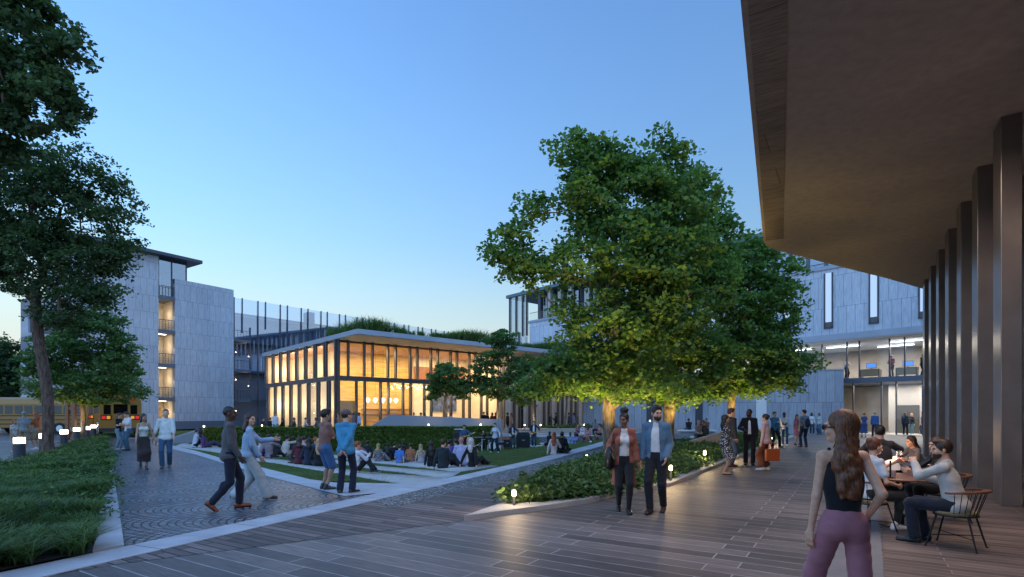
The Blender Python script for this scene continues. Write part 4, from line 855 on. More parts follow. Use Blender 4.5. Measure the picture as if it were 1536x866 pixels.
def bench(p, q, z, w, h, lab):
    p, q = Vector(p), Vector(q); d = (q-p).normalized(); n = Vector((-d.y,d.x)); r = empty('bench', (p.x,p.y,z), math.atan2(d.y,d.x), lab, 'bench'); L = (q-p).length
    part('seat', concrete('white_bench_top', (.72,.72,.72), .5) if 'white_bench_top' not in MATS else MATS['white_bench_top'], r, (0,0,h-.12,L,w,h), bevel=.01); part('base', M_wallc, r, (.1,.08,0,L-.1,w-.08,h-.121)); return r
bench((X(816,36.4),36.4), (X(862,34.6),34.6), -.72, .6, .36, 'low white bench on the lawn in front of the stage steps')
bench((X(1020,40),40), (X(1075,40),40), 0, .6, .5, 'long white bench against the stone block, right of the big trees')
bench((X(1040,30),30), (X(1078,30),30), 0, .55, .45, 'short white bench behind the sloping seat wall')
# hedge: clipped box of small leaves
HA, HB = Vector((-19.6,34.6)), Vector((-1.15,38.5)); hd_ = (HB-HA).normalized(); hn = Vector((-hd_.y,hd_.x)); HLn = (HB-HA).length
rs = np.random.RandomState(2); n = 52000; u = rs.rand(n)*HLn; face = rs.rand(n); v = np.where(face < .62, rs.rand(n)*.12, rs.rand(n)*1.0); zt = .80+.03*np.sin(u*.7)
zb = -.78*np.clip(u/3.5, .12, 1); z = np.where(face < .62, zb+rs.rand(n)*(zt-zb), zt-rs.rand(n)*.08)
HP = np.stack([HA.x+hd_.x*u+hn.x*v, HA.y+hd_.y*u+hn.y*v, z], 1)
def leaf_quads(P, size, seed, up=.3, stretch=1.6):
    r = np.random.RandomState(seed); n = len(P); a = r.normal(size=(n,3)); a[:,2] *= .6; a /= np.linalg.norm(a, axis=1)[:,None]; b = r.normal(size=(n,3)); b[:,2] += up; c = np.cross(a, b); c /= np.linalg.norm(c, axis=1)[:,None]+1e-9
    s = size*(.6+.7*r.rand(n))[:,None]; a = a*s*stretch*.5; c = c*s*.5
    V = np.stack([P-a, P-a*.1+c, P+a, P-a*.1-c], 1).reshape(-1,3); return V, np.arange(4*n).reshape(-1,4), r.rand(n)
hg = empty('hedge', (HA.x,HA.y,0), 0, 'long clipped green hedge behind the seated audience', 'hedge')
V, Q, rr_ = leaf_quads(HP-np.array((HA.x,HA.y,0)), .085, 1); npmesh('leaves', V, Q, leafmat('hedge_leaves', (.07,.12,.022), (.19,.27,.055), .25), hg, True, None, rr_)
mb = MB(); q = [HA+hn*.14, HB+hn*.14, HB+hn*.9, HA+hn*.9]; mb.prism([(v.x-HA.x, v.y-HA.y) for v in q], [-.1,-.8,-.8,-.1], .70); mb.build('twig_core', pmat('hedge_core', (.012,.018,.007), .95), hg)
# ------------------------------------------------------------------ trees
def barkmat(name, c1, c2):
    m, nt, b = newmat(name); tc = node(nt, 'ShaderNodeTexCoord'); n = noise(nt, tc.outputs['Object'], 3.0, 7.0, .8, (5,5,1)); nt.links.new(ramp(nt, n, [(.35, c1), (.65, c2)]), b.inputs['Base Color']); b.inputs['Roughness'].default_value = .9; bump(nt, b, n, 1.0, .05); return m
M_bark = barkmat('grey_brown_bark', (.075,.055,.04), (.27,.215,.165)); M_bark2 = barkmat('red_brown_bark', (.05,.030,.022), (.19,.12,.085))
L_green = leafmat('broad_leaves', (.045,.115,.032), (.17,.29,.07), .45); L_dark = leafmat('dark_small_leaves', (.030,.07,.034), (.11,.17,.07), .42); L_mid = leafmat('mid_green_leaves', (.040,.105,.040), (.15,.26,.08), .42)
def tree(px, d, lobes, ncl, nleaf, lsize, r0, label, leaf=L_green, bark=M_bark, seed=1, spread=(.55,.20), dz=1.0, group='trees', z=0, lean=0, trunk_top=.75, fork=None):
    """lobes: (px, py, rx, rz) read from the outline of the crown at the tree's own distance, plus an optional depth offset"""
    rs = np.random.RandomState(seed); s = d/F; x0 = X(px, d); root = empty('tree', (x0, d, z), 0, label, 'tree', group)
    L = [((l[0]-px)*s, (l[4] if len(l) > 4 else 0), Z(l[1], d)-z, l[2]*s, l[2]*s*dz, l[3]*s) for l in lobes]
    wt = np.array([l[3]*l[3]*l[5] for l in L])**.75; wt /= wt.sum(); pts = []
    for k, w in zip(L, wt):
        n = max(3, int(ncl*w)); u = rs.normal(size=(n,3)); u /= np.linalg.norm(u, axis=1)[:,None]; rr = (.35+.65*rs.rand(n)**.45)[:,None]*(1+.13*rs.normal(size=(n,1))); pts.append(np.array(k[:3])+u*rr*np.array(k[3:]))
    P = np.concatenate(pts); P = P[P[:,2] > .9]
    top = max(l[2] for l in L); cx = sum(l[0]*w for l, w in zip(L, wt)); T0 = [np.array((cx*(t**1.5)*.8+lean*t+.07*math.sin(t*7+seed)*(t > .05), .06*math.sin(t*5), t*top*trunk_top)) for t in np.linspace(0, 1, 13)]
    N = [p for p in T0]; par = [-1]+list(range(12)); ctr = np.array((cx*.6, 0, 0))
    order = np.argsort(np.hypot(P[:,0]-ctr[0], P[:,1]-ctr[1])+.3*np.abs(P[:,2]-top*.5)); tips = []
    for i in order:
        p = P[i]; A_ = np.array(N); dv = p-A_; dist = np.linalg.norm(dv, axis=1); cost = dist*(1+.9*(dv[:,2] < dist*.15))+(A_[:,2] < min(1.6, top*.28))*3
        j = int(np.argmin(cost)); a = N[j]; m = max(2, int(dist[j]/.45)+1); last = j
        for k in range(1, m+1):
            t = k/m; q = a+(p-a)*t+np.array((0,0,.10*dist[j]*math.sin(t*3.1416)))+rs.normal(size=3)*.03*dist[j]*(k < m); N.append(q); par.append(last); last = len(N)-1
        tips.append(last)
    cnt = np.zeros(len(N)); 
    for t in tips: cnt[t] += 1
    for i in range(len(N)-1, 0, -1): cnt[par[i]] += cnt[i]
    rad = np.maximum(.010*(lsize/.13), r0*(cnt/cnt[0])**.52); N = np.array(N)
    for i in range(13): rad[i] = max(rad[i], r0*(1-.45*i/12) if N[i][2] < top*.35 else 0)
    rad[0] = r0*1.45; rad[1] = max(rad[1], r0*1.02)
    # tubes, one prism per segment
    ns = 7; a0 = np.array([par[i] for i in range(1, len(N))]); b0 = np.arange(1, len(N)); Dn = N[b0]-N[a0]; ln_ = np.linalg.norm(Dn, axis=1)[:,None]+1e-9; Dn = Dn/ln_
    ref = np.where(np.abs(Dn[:,2:3]) > .8, np.array([[1.,0,0]]), np.array([[0,0,1.]])); U = np.cross(Dn, ref); U /= np.linalg.norm(U, axis=1)[:,None]; W = np.cross(Dn, U); V = []
    for (c, r) in ((N[a0]-Dn*rad[a0][:,None]*.15, rad[a0]), (N[b0]+Dn*rad[b0][:,None]*.15, rad[b0])):
        rr = np.minimum(r, rad[b0]*1.35+.0)[:,None] if c is not None and r is rad[a0] else r[:,None]
        for k in range(ns): an = 6.2832*k/ns; V.append(c+(U*math.cos(an)+W*math.sin(an))*rr)
    V = np.stack(V, 1); m = len(a0); base = np.arange(m)*(2*ns); Q = np.concatenate([np.stack([base+k, base+(k+1) % ns, base+ns+(k+1) % ns, base+ns+k], 1) for k in range(ns)])
    tr = (a0 < 12) & (b0 < 13); 
    npmesh('trunk', V.reshape(-1,3), Q, bark, root, True)
    C_ = np.repeat(P, nleaf, 0); n = len(C_); o_ = rs.normal(size=(n,3)); o_ /= np.linalg.norm(o_, axis=1)[:,None]; o_ *= (rs.rand(n)**.5)[:,None]; big = np.repeat(.7+.6*rs.rand(len(P)), nleaf)[:,None]
    tilt = np.repeat(rs.normal(size=(len(P),2))*.25, nleaf, 0); off = o_*np.array((spread[0], spread[0], spread[1]))*big; off[:,2] += off[:,0]*tilt[:,0]+off[:,1]*tilt[:,1]-.18*(off[:,0]**2+off[:,1]**2)/spread[0]
    V, Q, rr = leaf_quads(C_+off, lsize, seed+5, 1.3, 1.45); rr = np.clip(rr*.6+np.repeat(rs.rand(len(P)), nleaf)*.4, 0, 1)
    npmesh('crown', V, Q, leaf, root, True, None, rr); return root
BT = 'large lit trees in the shrub bed'; PT = 'small trees before the pavilion'; ST = 'street trees along the left bed'
tree(915, 18.8, [(878,236,48,40),(918,222,32,34,1),(905,290,75,52),(985,255,50,46),(1030,300,42,42),(772,372,44,34),(752,392,28,20),(795,318,30,24),(815,405,38,22),(930,385,95,66),(1005,365,66,58),(915,495,85,52),(995,465,66,62),(850,572,48,26),(885,545,60,35),(960,575,80,30),(820,555,30,14),(805,585,22,10)],
     640, 72, .125, .215, 'tallest tree with a broad lit crown, its trunk behind the strolling couple', L_green, M_bark, 3, (.62,.24), .8, BT, trunk_top=.68)
tree(1003, 25.0, [(1040,285,38,36),(1062,335,36,50),(1020,390,70,70),(1065,420,40,55),(1000,510,65,55),(1055,545,45,40),(960,575,50,25),(1010,590,50,18)],
     420, 68, .15, .27, 'big tree with a pale brightly uplit trunk, second from the left in the bed', L_green, M_bark, 11, (.72,.26), .8, BT)
tree(1095, 29.5, [(1125,392,45,38),(1165,415,32,45),(1110,450,50,55),(1160,480,40,45),(1120,530,65,38),(1175,550,35,25),(1085,570,45,24),(1140,575,50,18),(1205,545,16,12)],
     420, 64, .16, .20, 'smaller lit tree on the right of the large pair, in front of the stone block', L_green, M_bark, 21, (.74,.28), .8, BT)
tree(70, 21.7, [(110,268,62,48),(165,300,35,55),(50,300,75,75),(-40,300,90,100),(120,370,72,55),(50,400,65,50),(170,380,28,40),(110,440,50,28),(-30,400,50,40),(90,470,45,22),(150,440,35,25)],
     470, 95, .105, .20, 'tall dark leafy tree with a reddish trunk beside the bollards', L_dark, M_bark2, 31, (.62,.26), .9, ST, trunk_top=.62)
tree(-95, 14.5, [(20,40,75,80),(80,100,45,40),(60,165,60,42),(100,60,28,30),(-60,60,120,140),(-60,200,90,60),(95,140,30,25)],
     360, 85, .105, .20, 'near dark tree whose branches hang in at the top left corner', L_dark, M_bark2, 41, (.42,.16), .8, ST, trunk_top=.6)
tree(122, 31, [(140,505,52,38),(92,530,42,34),(182,548,26,34),(115,578,62,24),(60,545,26,26),(160,592,42,14),(150,480,30,20)], 300, 75, .13, .13, 'small tree with a pale uplit trunk among the bollards', L_mid, M_bark, 51, (.55,.18), .9, ST)
tree(148, 40, [(165,560,40,30),(190,590,26,16),(120,570,30,22),(150,595,40,14)], 120, 60, .17, .11, 'thin tree farthest along the left bed, before the yellow bus', L_mid, M_bark, 61, (.6,.2), .9, ST)
for k, (a, b, h) in enumerate(((8, 62, 'dark rounded tree at the left edge beyond the long bus'), (-45, 58, 'dark tree just off the left edge behind the long bus'))):
    tree(a, b, [(a+2,545,36,42),(a-15,575,32,35),(a+20,580,28,32)], 170, 60, .30, .3, h, L_dark, M_bark2, 70+k, (1.3,.6), .9, 'dark trees at the far left', trunk_top=.9)
tree(668, 43.5, [(672,562,30,18),(648,588,15,10),(697,588,14,12),(668,580,30,14)], 110, 70, .15, .10, 'lowest pavilion tree, forked, in front of the blue picture', L_mid, M_bark, 81, (.55,.2), .8, PT)
tree(747, 43.5, [(750,520,27,24),(728,556,22,24),(772,556,22,28),(748,585,32,15),(716,575,10,12)], 160, 70, .15, .11, 'tallest pavilion tree with an open rounded crown behind the drummer', L_mid, M_bark, 91, (.55,.2), .8, PT)
tree(800, 45.5, [(800,560,28,26),(788,592,22,16),(820,575,20,20)], 120, 70, .15, .10, 'slim pavilion tree behind the guitarist with the orange guitar', L_mid, M_bark, 101, (.55,.2), .8, PT)
tree(848, 48, [(850,545,30,28),(870,580,22,20),(828,575,20,18)], 120, 70, .15, .10, 'shaded pavilion tree farthest right, partly behind the lit crown', L_mid, M_bark, 111, (.55,.2), .8, PT)
for (x, y, p_, dr) in ((1.0,13.9,620,(.20,.42,1)), (3.9,14.4,620,(.0,.48,1)), (5.2,17.8,190,(-.25,.45,1)), (8.7,25.4,160,(-.2,.4,1)), (3.0,17.6,240,(.1,.12,1)), (4.2,18.2,240,(.1,.1,1)), (2.6,18.9,300,(-.35,.1,1)), (6.9,23.2,380,(.05,.35,1)), (8.0,24.2,260,(.1,.1,1)), (11.2,28.0,380,(.05,.3,1)), (12.6,28.8,260,(.1,.1,1)), (-23.9,30.3,90,(-.1,.1,1)), (-4.9,42.6,60,(0,.1,1)), (-1.0,42.8,90,(0,.1,1)), (1.9,45,60,(0,.1,1))):
    light('SPOT', (x,y,.75), p_*1.5, (1,.66,.19), .12, dr, 72 if p_ in (620, 190, 160) else 115, 'tree_uplight')
    if p_ > 200:
        r = empty('uplight_fixture', (x,y,0), 0, 'small black ground uplight aimed into the lit trees', 'lamp', 'uplights under the large trees'); mb = MB(); mb.lathe([(.06,0),(.06,.16),(.075,.2),(.075,.26),(.06,.26)], (0,0,0), 10); mb.build('housing', M_metal, r, True); mb = MB(); mb.lathe([(.05,.262),(.05,.268)], (0,0,0), 10); mb.build('lens', L_warm, r)
# ------------------------------------------------------------------ planted beds
rs = np.random.RandomState(12)
def bed_points(poly, n, near=0, power=1.0):
    x0, x1 = min(p[0] for p in poly), max(p[0] for p in poly); y0, y1 = min(p[1] for p in poly), max(p[1] for p in poly); out = []
    while len(out) < n:
        x, y = x0+(x1-x0)*rs.rand(), y0+(y1-y0)*rs.rand()
        if rs.rand() < min(1, (7.0/max(y,7))**power) and inside(x, y, poly): out.append((x, y))
    return out
LBED = [(-7.2,3.6),(-6.42,3.9),(-5.92,4.95),(-5.15,6.62),gp(153,746),gp(163,742),gp(164,700),gp(158,657),gp(149,655.5),gp(100,677),gp(55,692),gp(15,706),(-17,13.5),(-13,4.6)]
mound = lambda x, y: .09+.07*math.sin(x*1.7+y*.9+2*math.sin(x*.8))+.06*math.sin(y*2.3-x*1.6+1+1.5*math.sin(y*.9))
def soil(name, poly, z, hz=None):
    flat(name, poly, z, M_soil)
soil('bed_soil', LBED, .035)
P_ = bed_points(LBED, 3600, power=1.15); Pa = np.array([(x, y, .03+max(0, mound(x,y))*.8) for x, y in P_]); h = np.array([.30+.10*math.sin(x*2.3)*math.cos(y*1.7) for x, y in P_]); wd = .016
near = Pa[:,1] < 12; jit = lambda P, r: P+np.concatenate([rs.normal(size=(len(P),2))*r, np.zeros((len(P),1))], 1)
b1 = blades('bed_grasses', jit(np.repeat(Pa[near], 3, 0), .05), np.repeat(h[near], 3)*1.15, .017, M_bedleaf, 13, 1.1, 1, 4, 'dense dark green strappy ground cover mounding over the left bed', 'ground cover', .35)
b2 = blades('bed_grasses', jit(np.repeat(Pa[~near], 3, 0), .08), np.repeat(h[~near], 3)*.92, .030, M_bedleaf, 10, 1.0, 2, 3, 'green strappy ground cover farther along the left bed by the bollards', 'ground cover', .3)
FB = [(x, y) for x, y in bed_points(LBED, 2600, power=.9) if y > 8.5]
C_ = np.repeat(np.array([(x, y, .05+max(0, mound(x,y))*.9) for x, y in FB]), 30, 0); n = len(C_); C_ = C_+rs.normal(size=(n,3))*np.array((.17,.17,.07)); C_[:,2] = np.abs(C_[:,2])+.04
V, Q, rr_ = leaf_quads(C_, .042, 19, 1.0, 2.6); tag(npmesh('bed_foliage', V, Q, M_bedleaf, None, True, None, rr_), 'fine leafy ground cover among the grasses of the left bed', 'ground cover', kind='stuff')
MBED = [(-.25,9.75),(.9,10.3),gp(905,747),gp(1000,724),(6.4,17.9),(19.6,39.0),(17.5,39.5),(9.6,27.5),(6.2,23.5),(DK(20)-.1,20),(DK(14)-.1,14),(DK(10.5)+.1,10.5)]
mb = MB(); OUT = [(-.77,8.7),(.62,9.72),(1.43,10.4),(2.15,11.3),(3.72,12.8),(6.63,17.6),(20.6,40)]; INN = [(.0,10.0),(.55,10.05),(1.25,10.72),(1.9,11.6),(3.4,13.1),(6.25,17.8),(20.1,40.1)]
for i in range(len(OUT)-1): mb.prism([OUT[i], OUT[i+1], INN[i+1], INN[i]], -.02, .09)
mb.prism([(-.77,8.7),(0,10.0),(-.05,10.3)], -.02, .088); mb.build('bed_kerb', M_conc2)['kind'] = 'structure'
soil('bed_soil', MBED, .05)
P_ = bed_points(MBED, 4300, power=.7); Pm = np.array([(x, y, .05) for x, y in P_]); dome = np.array([.10+.26*min(1, min(segd(x, y, OUT[i], OUT[i+1]) for i in range(6))*.8) for x, y in P_])
C_ = np.repeat(Pm, 34, 0); n = len(C_); o_ = rs.normal(size=(n,3))*np.array((.13,.13,.07)); C_ = C_+o_; C_[:,2] = np.abs(C_[:,2]-.03)+.02+np.repeat(dome, 34)*rs.rand(n)**.5
V, Q, rr_ = leaf_quads(C_, .062, 9, 1.2, 2.4); o = npmesh('bed_shrubs', V, Q, M_bedleaf2, None, True, None, rr_); tag(o, 'low leafy shrub planting around the large tree trunks', 'ground cover', kind='stuff')
# turf edges of the lawn
LP = []; 
while len(LP) < 15000:
    x, y = -20+30*rs.rand(), 13+26*rs.rand()
    if rs.rand() < (15/y)**1.2 and inside(x, y, AMPHI): LP.append((x, y, gz(x, y)-.03))
blades('lawn_blades', LP, .050, .016, M_blade, 4, .6, 6, 2, 'short mown turf of the sunken lawn', 'grass')
# shrubs along the far terrace
PB = [(X(815,46),45.2),(X(915,50),48),(X(915,51),49.2),(X(815,47),46.2)]; P_ = np.array([(x, y, .1) for x, y in bed_points(PB, 260, power=0)]); C_ = np.repeat(P_, 22, 0)+rs.normal(size=(260*22,3))*np.array((.25,.2,.15)); V, Q, rr_ = leaf_quads(C_+np.array((0,0,.25)), .14, 3, .8, 1.6)
tag(npmesh('terrace_shrubs', V, Q, M_bedleaf2, None, True, None, rr_), 'low green shrubs along the far terrace under the beige panels', 'ground cover', kind='stuff')
# ------------------------------------------------------------------ lamps
BG = 'lit bollards along the left bed'
def bollard(x, y, label):
    r = empty('bollard_light', (x,y,0), 0, label, 'bollard', BG); mb = MB(); mb.lathe([(.165,0),(.165,.70),(.15,.71)], (0,0,0), 20); mb.build('post', M_metal, r, True)
    mb = MB(); mb.lathe([(.155,.711),(.155,.905)], (0,0,0), 20); mb.build('lamp_head', lamp('bollard_glow', (1,.90,.74), 7.5), r, True); mb = MB(); mb.lathe([(.17,.906),(.17,.925)], (0,0,0), 20); mb.build('lid', M_metal, r, True)
    light('POINT', (x,y,1.02), 9, (1,.80,.52), .12, name='bollard_lamp')
for px, py, lab in ((29,697,'nearest and largest lit bollard at the left edge'),(66,684,'lit bollard half hidden behind the reddish trunk'),(96,673,'third lit bollard, just right of the reddish trunk'),(115,666,'fourth lit bollard, left of the pale uplit trunk'),(131,662,'fifth lit bollard, just right of the pale uplit trunk'),(140,657.5,'sixth lit bollard, next to last of the row'),(150,654.5,'farthest lit bollard at the end of the row')):
    x, y = gp(px, py); bollard(x, y, lab)
def spike(px, py, h, label, d=None, z=None, p=11):
    x, y, zz = at(px, py) if d is None else (X(px,d), d, z); r = empty('garden_light', (x,y,zz), 0, label, 'garden light', 'small garden path lights'); k = h/.38
    mb = MB(); mb.lathe([(.028,0),(.028,.26*k)], (0,0,0), 10); mb.build('post', M_metal, r, True); mb = MB(); mb.lathe([(.036,.261*k),(.036,.345*k)], (0,0,0), 12); mb.build('lamp_head', L_warm, r, True); mb = MB(); mb.lathe([(.05,.346*k),(.05,.372*k)], (0,0,0), 12); mb.build('cap', M_metal, r, True)
    light('POINT', (x,y-.12,zz+h*.95+.03), p*2.0, (1,.68,.34), .04, name='garden_lamp')
spike(771,766,.38,'garden light on the concrete tip of the shrub bed, nearest of all', p=13)
for px, d, h, lab in ((1057,17.3,.50,'garden light in the shrubs left of the woman in the dotted dress'),(1101,20.5,.50,'garden light between the dotted dress and the dark suit'),(1006,13.2,.42,'garden light in the shrubs behind the man in the denim jacket'),(1159,29,.42,'garden light behind the woman in the pink blouse'),(1168,33,.5,'garden light behind the man in the printed white t-shirt')): spike(px, 0, h, lab, d, .06, 17)
for px, d, z, lab in ((306,34.4,.62,'tiny garden light at the left end of the hedge'),(375,37,.6,'tiny garden light behind the hedge, beside the walking couple'),(393,37,.62,'tiny garden light behind the hedge, right of the walking couple'),(643,39,.62,'tiny garden light before the terrace wall, above the blonde audience'),(721,39.2,.62,'tiny garden light before the terrace wall, above the drum kit'),(787,43.4,.5,'tiny garden light on the planter wall, left of the orange guitar'),(811,43.8,.5,'tiny garden light on the planter wall, right of the orange guitar'),(876,45.0,.5,'tiny garden light on the planter wall over the bench sitters')): spike(px, 0, .34, lab, d, z, 5)
# ------------------------------------------------------------------ buses
M_yel = pmat('bus_yellow_paint', (.30,.145,.018), .45, coat=.2); M_blk = pmat('bus_black_trim', (.02,.02,.022), .5); M_tyre = pmat('tyre_rubber', (.018,.018,.018), .85)
def bus(x, y, rz, label):
    r = empty('school_bus', (x,y,-.06), rz, label, 'bus', 'yellow school buses'); L = 10.8
    mb = MB(); pr = [(-1.22,.55),(1.22,.55),(1.22,2.55),(1.05,2.95),(.6,3.12),(-.6,3.12),(-1.05,2.95),(-1.22,2.55)]; n = len(pr); vs = [(a, t, b) for t in (0, L-1.6) for a, b in pr]; mb.add(vs, [tuple(range(n)), tuple(reversed(range(n, 2*n)))]+[(i, n+i, n+(i+1) % n, (i+1) % n) for i in range(n)]); mb.box(-1.0,L-1.6,.55,1.0,L,1.55); b = mb.build('body', M_yel, r, bevel=.03)
    for s in (-1,1):
        part('window', G_dark, r, *[(s*1.228-.004,.5+i*.78,1.72,s*1.228+.004,1.12+i*.78,2.42) for i in range(11)]); part('trim_rail', M_blk, r, *[(min(s*1.225,s*1.25),.05,z,max(s*1.225,s*1.25),L-1.7,z+.07) for z in (.85,1.2,1.55)])
    part('rear_window', G_dark, r, (-.95,-.012,1.7,-.55,-.002,2.35),(.55,-.012,1.7,.95,-.002,2.35),(-.4,-.012,1.75,.4,-.002,2.4)); part('emergency_door', M_yel, r, (-.45,-.03,.65,.45,-.013,1.68)); part('bumper', M_blk, r, (-1.22,-.2,.5,1.22,-.001,.75))
    for s in (-1,1): part('tail_light', lamp('red_tail_glow', (1,.03,.015), .5), r, (s*.95-.1,-.035,1.38,s*.95+.1,-.013,1.58)); part('warning_light', lamp('amber_glow', (1,.4,.03), .6), r, (s*.68-.1,-.035,1.38,s*.68+.1,-.013,1.58)); part('light_panel', M_blk, r, (s*.80-.30,-.012,1.30,s*.80+.30,-.002,1.66)); part('roof_lamp', lamp('red_tail_glow', (1,.03,.015), .5), r, (s*.7-.12,-.04,2.62,s*.7+.12,-.003,2.8))
    part('number_plate', M_white, r, (-.16,-.045,.9,.16,-.031,1.02))
    for s in (-1,1):
        for yy in (2.2,8.0):
            mb = MB(); mb.tube([(s*1.02,yy,.5),(s*1.24,yy,.5)], .5, 22); w = mb.build('wheel', M_tyre, r, True); mb = MB(); mb.tube([(s*1.24,yy,.5),(s*1.26,yy,.5)], .27, 14); mb.build('rim', M_white, w)
    part('windscreen', G_dark, r, (-1.05,L-1.595,1.7,1.05,L-1.585,2.6)); return r
bus(X(181,38), 38.0, .64, 'yellow bus seen from its rear beside the stone building'); bus(X(146,47), 47, math.pi/2+.05, 'long yellow bus seen from its side behind the left trees')
light('POINT', (X(170,35),35,2.6), 30, (1,.7,.4), .3, name='street_glow') if False else None
lp = empty('post_lantern', (X(107,37),37,-.06), 0, 'brown timber post with a lantern top beside the long yellow bus', 'street lamp'); part('post', M_orange, lp, (-.35,-.1,0,-.15,.1,2.6), (.1,-.1,0,.3,.1,2.6)); part('crossbar', M_orange, lp, (-.34,-.05,2.0,.29,.05,2.2)); part('lantern', L_soft, lp, (-.33,-.08,2.61,-.17,.08,2.85), (.12,-.08,2.61,.28,.08,2.85))
# ------------------------------------------------------------------ cafe furniture
M_rail = woodmat('walnut_rail', (.10,.035,.018), (.22,.085,.04), (8,8,8)); M_seat = pmat('olive_cushion', (.22,.17,.08), .85, var=.15, scale=30, bump=.3); M_iron = pmat('black_iron', (.018,.018,.02), .4, .5)
def chair(x, y, head, label):
    r = empty('spindle_chair', (x,y,.006), -R_(head), label, 'chair', 'spindle-back terrace chairs')
    mb = MB(); n = 20; ptsS = [(.235*math.cos(a)*(1 if abs(math.cos(a)) < .7 else 1.03), .225*math.sin(a)) for a in (2*math.pi*i/n for i in range(n))]; mb.prism(ptsS, .425, .46); mb.build('seat', M_seat, r, bevel=.012)
    mb = MB(); mb.tube([(.24*math.cos(a), .23*math.sin(a), .415) for a in (2*math.pi*i/24 for i in range(25))], .011, 6); mb.build('seat_frame', M_iron, r, True)
    for sx, sy in ((-1,1),(1,1),(-1,-1),(1,-1)): mb = MB(); mb.tube([(sx*.17,sy*.16,.41),(sx*.235,sy*.255,.012),(sx*.245,sy*.265,.0)], [.012,.010,.016], 7); mb.build('leg', M_iron, r, True)
    mb = MB(); mb.tube([(-.215,-.225,.15),(0,0,.15),(.215,.225,.15)], .006, 5); mb.tube([(.215,-.225,.15),(0,0,.15),(-.215,.225,.15)], .006, 5); mb.build('stretcher', M_iron, r, True)
    arc = [R_(a) for a in range(170, 371, 10)]; pr = [(.315*math.cos(a), -.02+.29*math.sin(a), .70+.03*max(0,-math.sin(a))) for a in arc]; mb = MB()
    for i in range(len(arc)-1):
        a, b = arc[i], arc[i+1]; ww = lambda t: .028+.018*max(0,-math.sin(t)); P4 = []
        for t, z in ((a,pr[i][2]),(b,pr[i+1][2])):
            for rr_ in (-1,1): P4.append((math.cos(t)*(.315+rr_*ww(t)*.9), -.02+math.sin(t)*(.29+rr_*ww(t)*.9), z))
        v = [P4[0],P4[1],P4[3],P4[2]]; mb.add([(p[0],p[1],p[2]) for p in v]+[(p[0],p[1],p[2]+.024) for p in v], [(3,2,1,0),(4,5,6,7),(0,1,5,4),(1,2,6,5),(2,3,7,6),(3,0,4,7)])
    mb.build('top_rail', M_rail, r)
    for a in range(188, 356, 14): t = R_(a); mb = MB(); mb.tube([(.225*math.cos(t), .215*math.sin(t), .42),(.312*math.cos(t), -.02+.287*math.sin(t), .71)], .0048, 5); mb.build('spindle', M_iron, r, True)
    return r
def cafe_table(x, y, rad, label):
    r = empty('cafe_table', (x,y,.006), 0, label, 'table', 'round walnut terrace tables'); mb = MB(); mb.lathe([(rad-.02,.722),(rad,.73),(rad,.745),(rad-.01,.752)], (0,0,0), 40); mb.build('tabletop', M_rail, r, True); mb = MB(); mb.lathe([(.035,.02),(.035,.722)], (0,0,0), 14); mb.build('pedestal', M_iron, r, True); mb = MB(); mb.lathe([(.30,0),(.30,.012),(.05,.03)], (0,0,0), 30); mb.build('base', M_iron, r, True); return r
cafe_table(5.95, 8.35, .56, 'near round walnut table with a mushroom lamp on it'); cafe_table(7.75, 11.55, .56, 'farther round walnut table beyond the seated man in the suit')
G_wine = glass('wine_glass_pane', (.97,.97,.97), .06); M_wine = pmat('red_wine', (.12,.005,.012), .05)
def wine(x, y, z, label, full=True):
    r = empty('wine_glass', (x,y,z), 0, label, 'glass', 'wine glasses'); mb = MB(); mb.lathe([(.034,0),(.034,.003),(.004,.008),(.004,.085),(.022,.10),(.040,.135),(.040,.165),(.032,.205)], (0,0,0), 18); mb.build('bowl', G_wine, r, True)
    if full: mb = MB(); mb.lathe([(.004,.100),(.020,.104),(.037,.135),(.038,.142)], (0,0,0), 16); mb.build('wine', M_wine, r, True)
r = empty('table_lamp', (5.72,8.25,.759), 0, 'pale mushroom-shaped table lamp on the near walnut table', 'lamp'); mb = MB(); mb.lathe([(.06,0),(.06,.10),(.055,.11)], (0,0,0), 20); mb.build('stem', pmat('pale_lamp_metal', (.62,.60,.62), .4), r, True); mb = MB(); mb.lathe([(.115,.111),(.12,.14),(.11,.19),(.08,.235),(.03,.255),(.005,.258)], (0,0,0), 24); mb.build('lamp_shade', lamp('lamp_shade_glow', (1,.84,.78), .35), r, True)
r = empty('menu_stand', (5.62,8.12,.759), 0, 'slim black upright stand left of the mushroom lamp', 'stand'); mb = MB(); mb.lathe([(.04,0),(.04,.008),(.012,.012),(.012,.26)], (0,0,0), 12); mb.build('post', M_iron, r, True)
wine(6.25, 8.15, .759, 'wine glass on the near table before the woman in leather', True); wine(7.72, 11.25, .759, 'empty wine glass on the farther table', False)
r = empty('candle', (7.95,11.35,.759), 0, 'small glowing candle on the farther walnut table', 'candle'); mb = MB(); mb.lathe([(.03,0),(.03,.06)], (0,0,0), 12); mb.build('wax', lamp('candle_glow', (1,.55,.22), 18), r, True); light('POINT', (7.9,11.3,.98), 7, (1,.6,.3), .05, name='candle_light')
light('POINT', (5.72,8.2,1.12), 5, (1,.72,.55), .1, name='table_lamp_light')
CH = [(5.70,7.02,-38,'spindle chair under the seated man in the pale sweater'),(5.20,7.98,80,'spindle chair under the woman raising a wine glass'),(6.92,8.75,-78,'spindle chair under the woman in the black leather jacket'),(7.25,10.75,25,'spindle chair under the seated man in the dark suit'),(7.75,12.5,-160,'empty-looking spindle chair on the far side of the farther table'),(8.15,12.75,0,'spindle chair under the man in the black t-shirt')]
for a in CH[:4]: chair(*a)
chair(7.6,12.35,8,'spindle chair under the man in the black t-shirt'); chair(8.6,11.5,-90,'spindle chair right of the farther walnut table, near the columns')
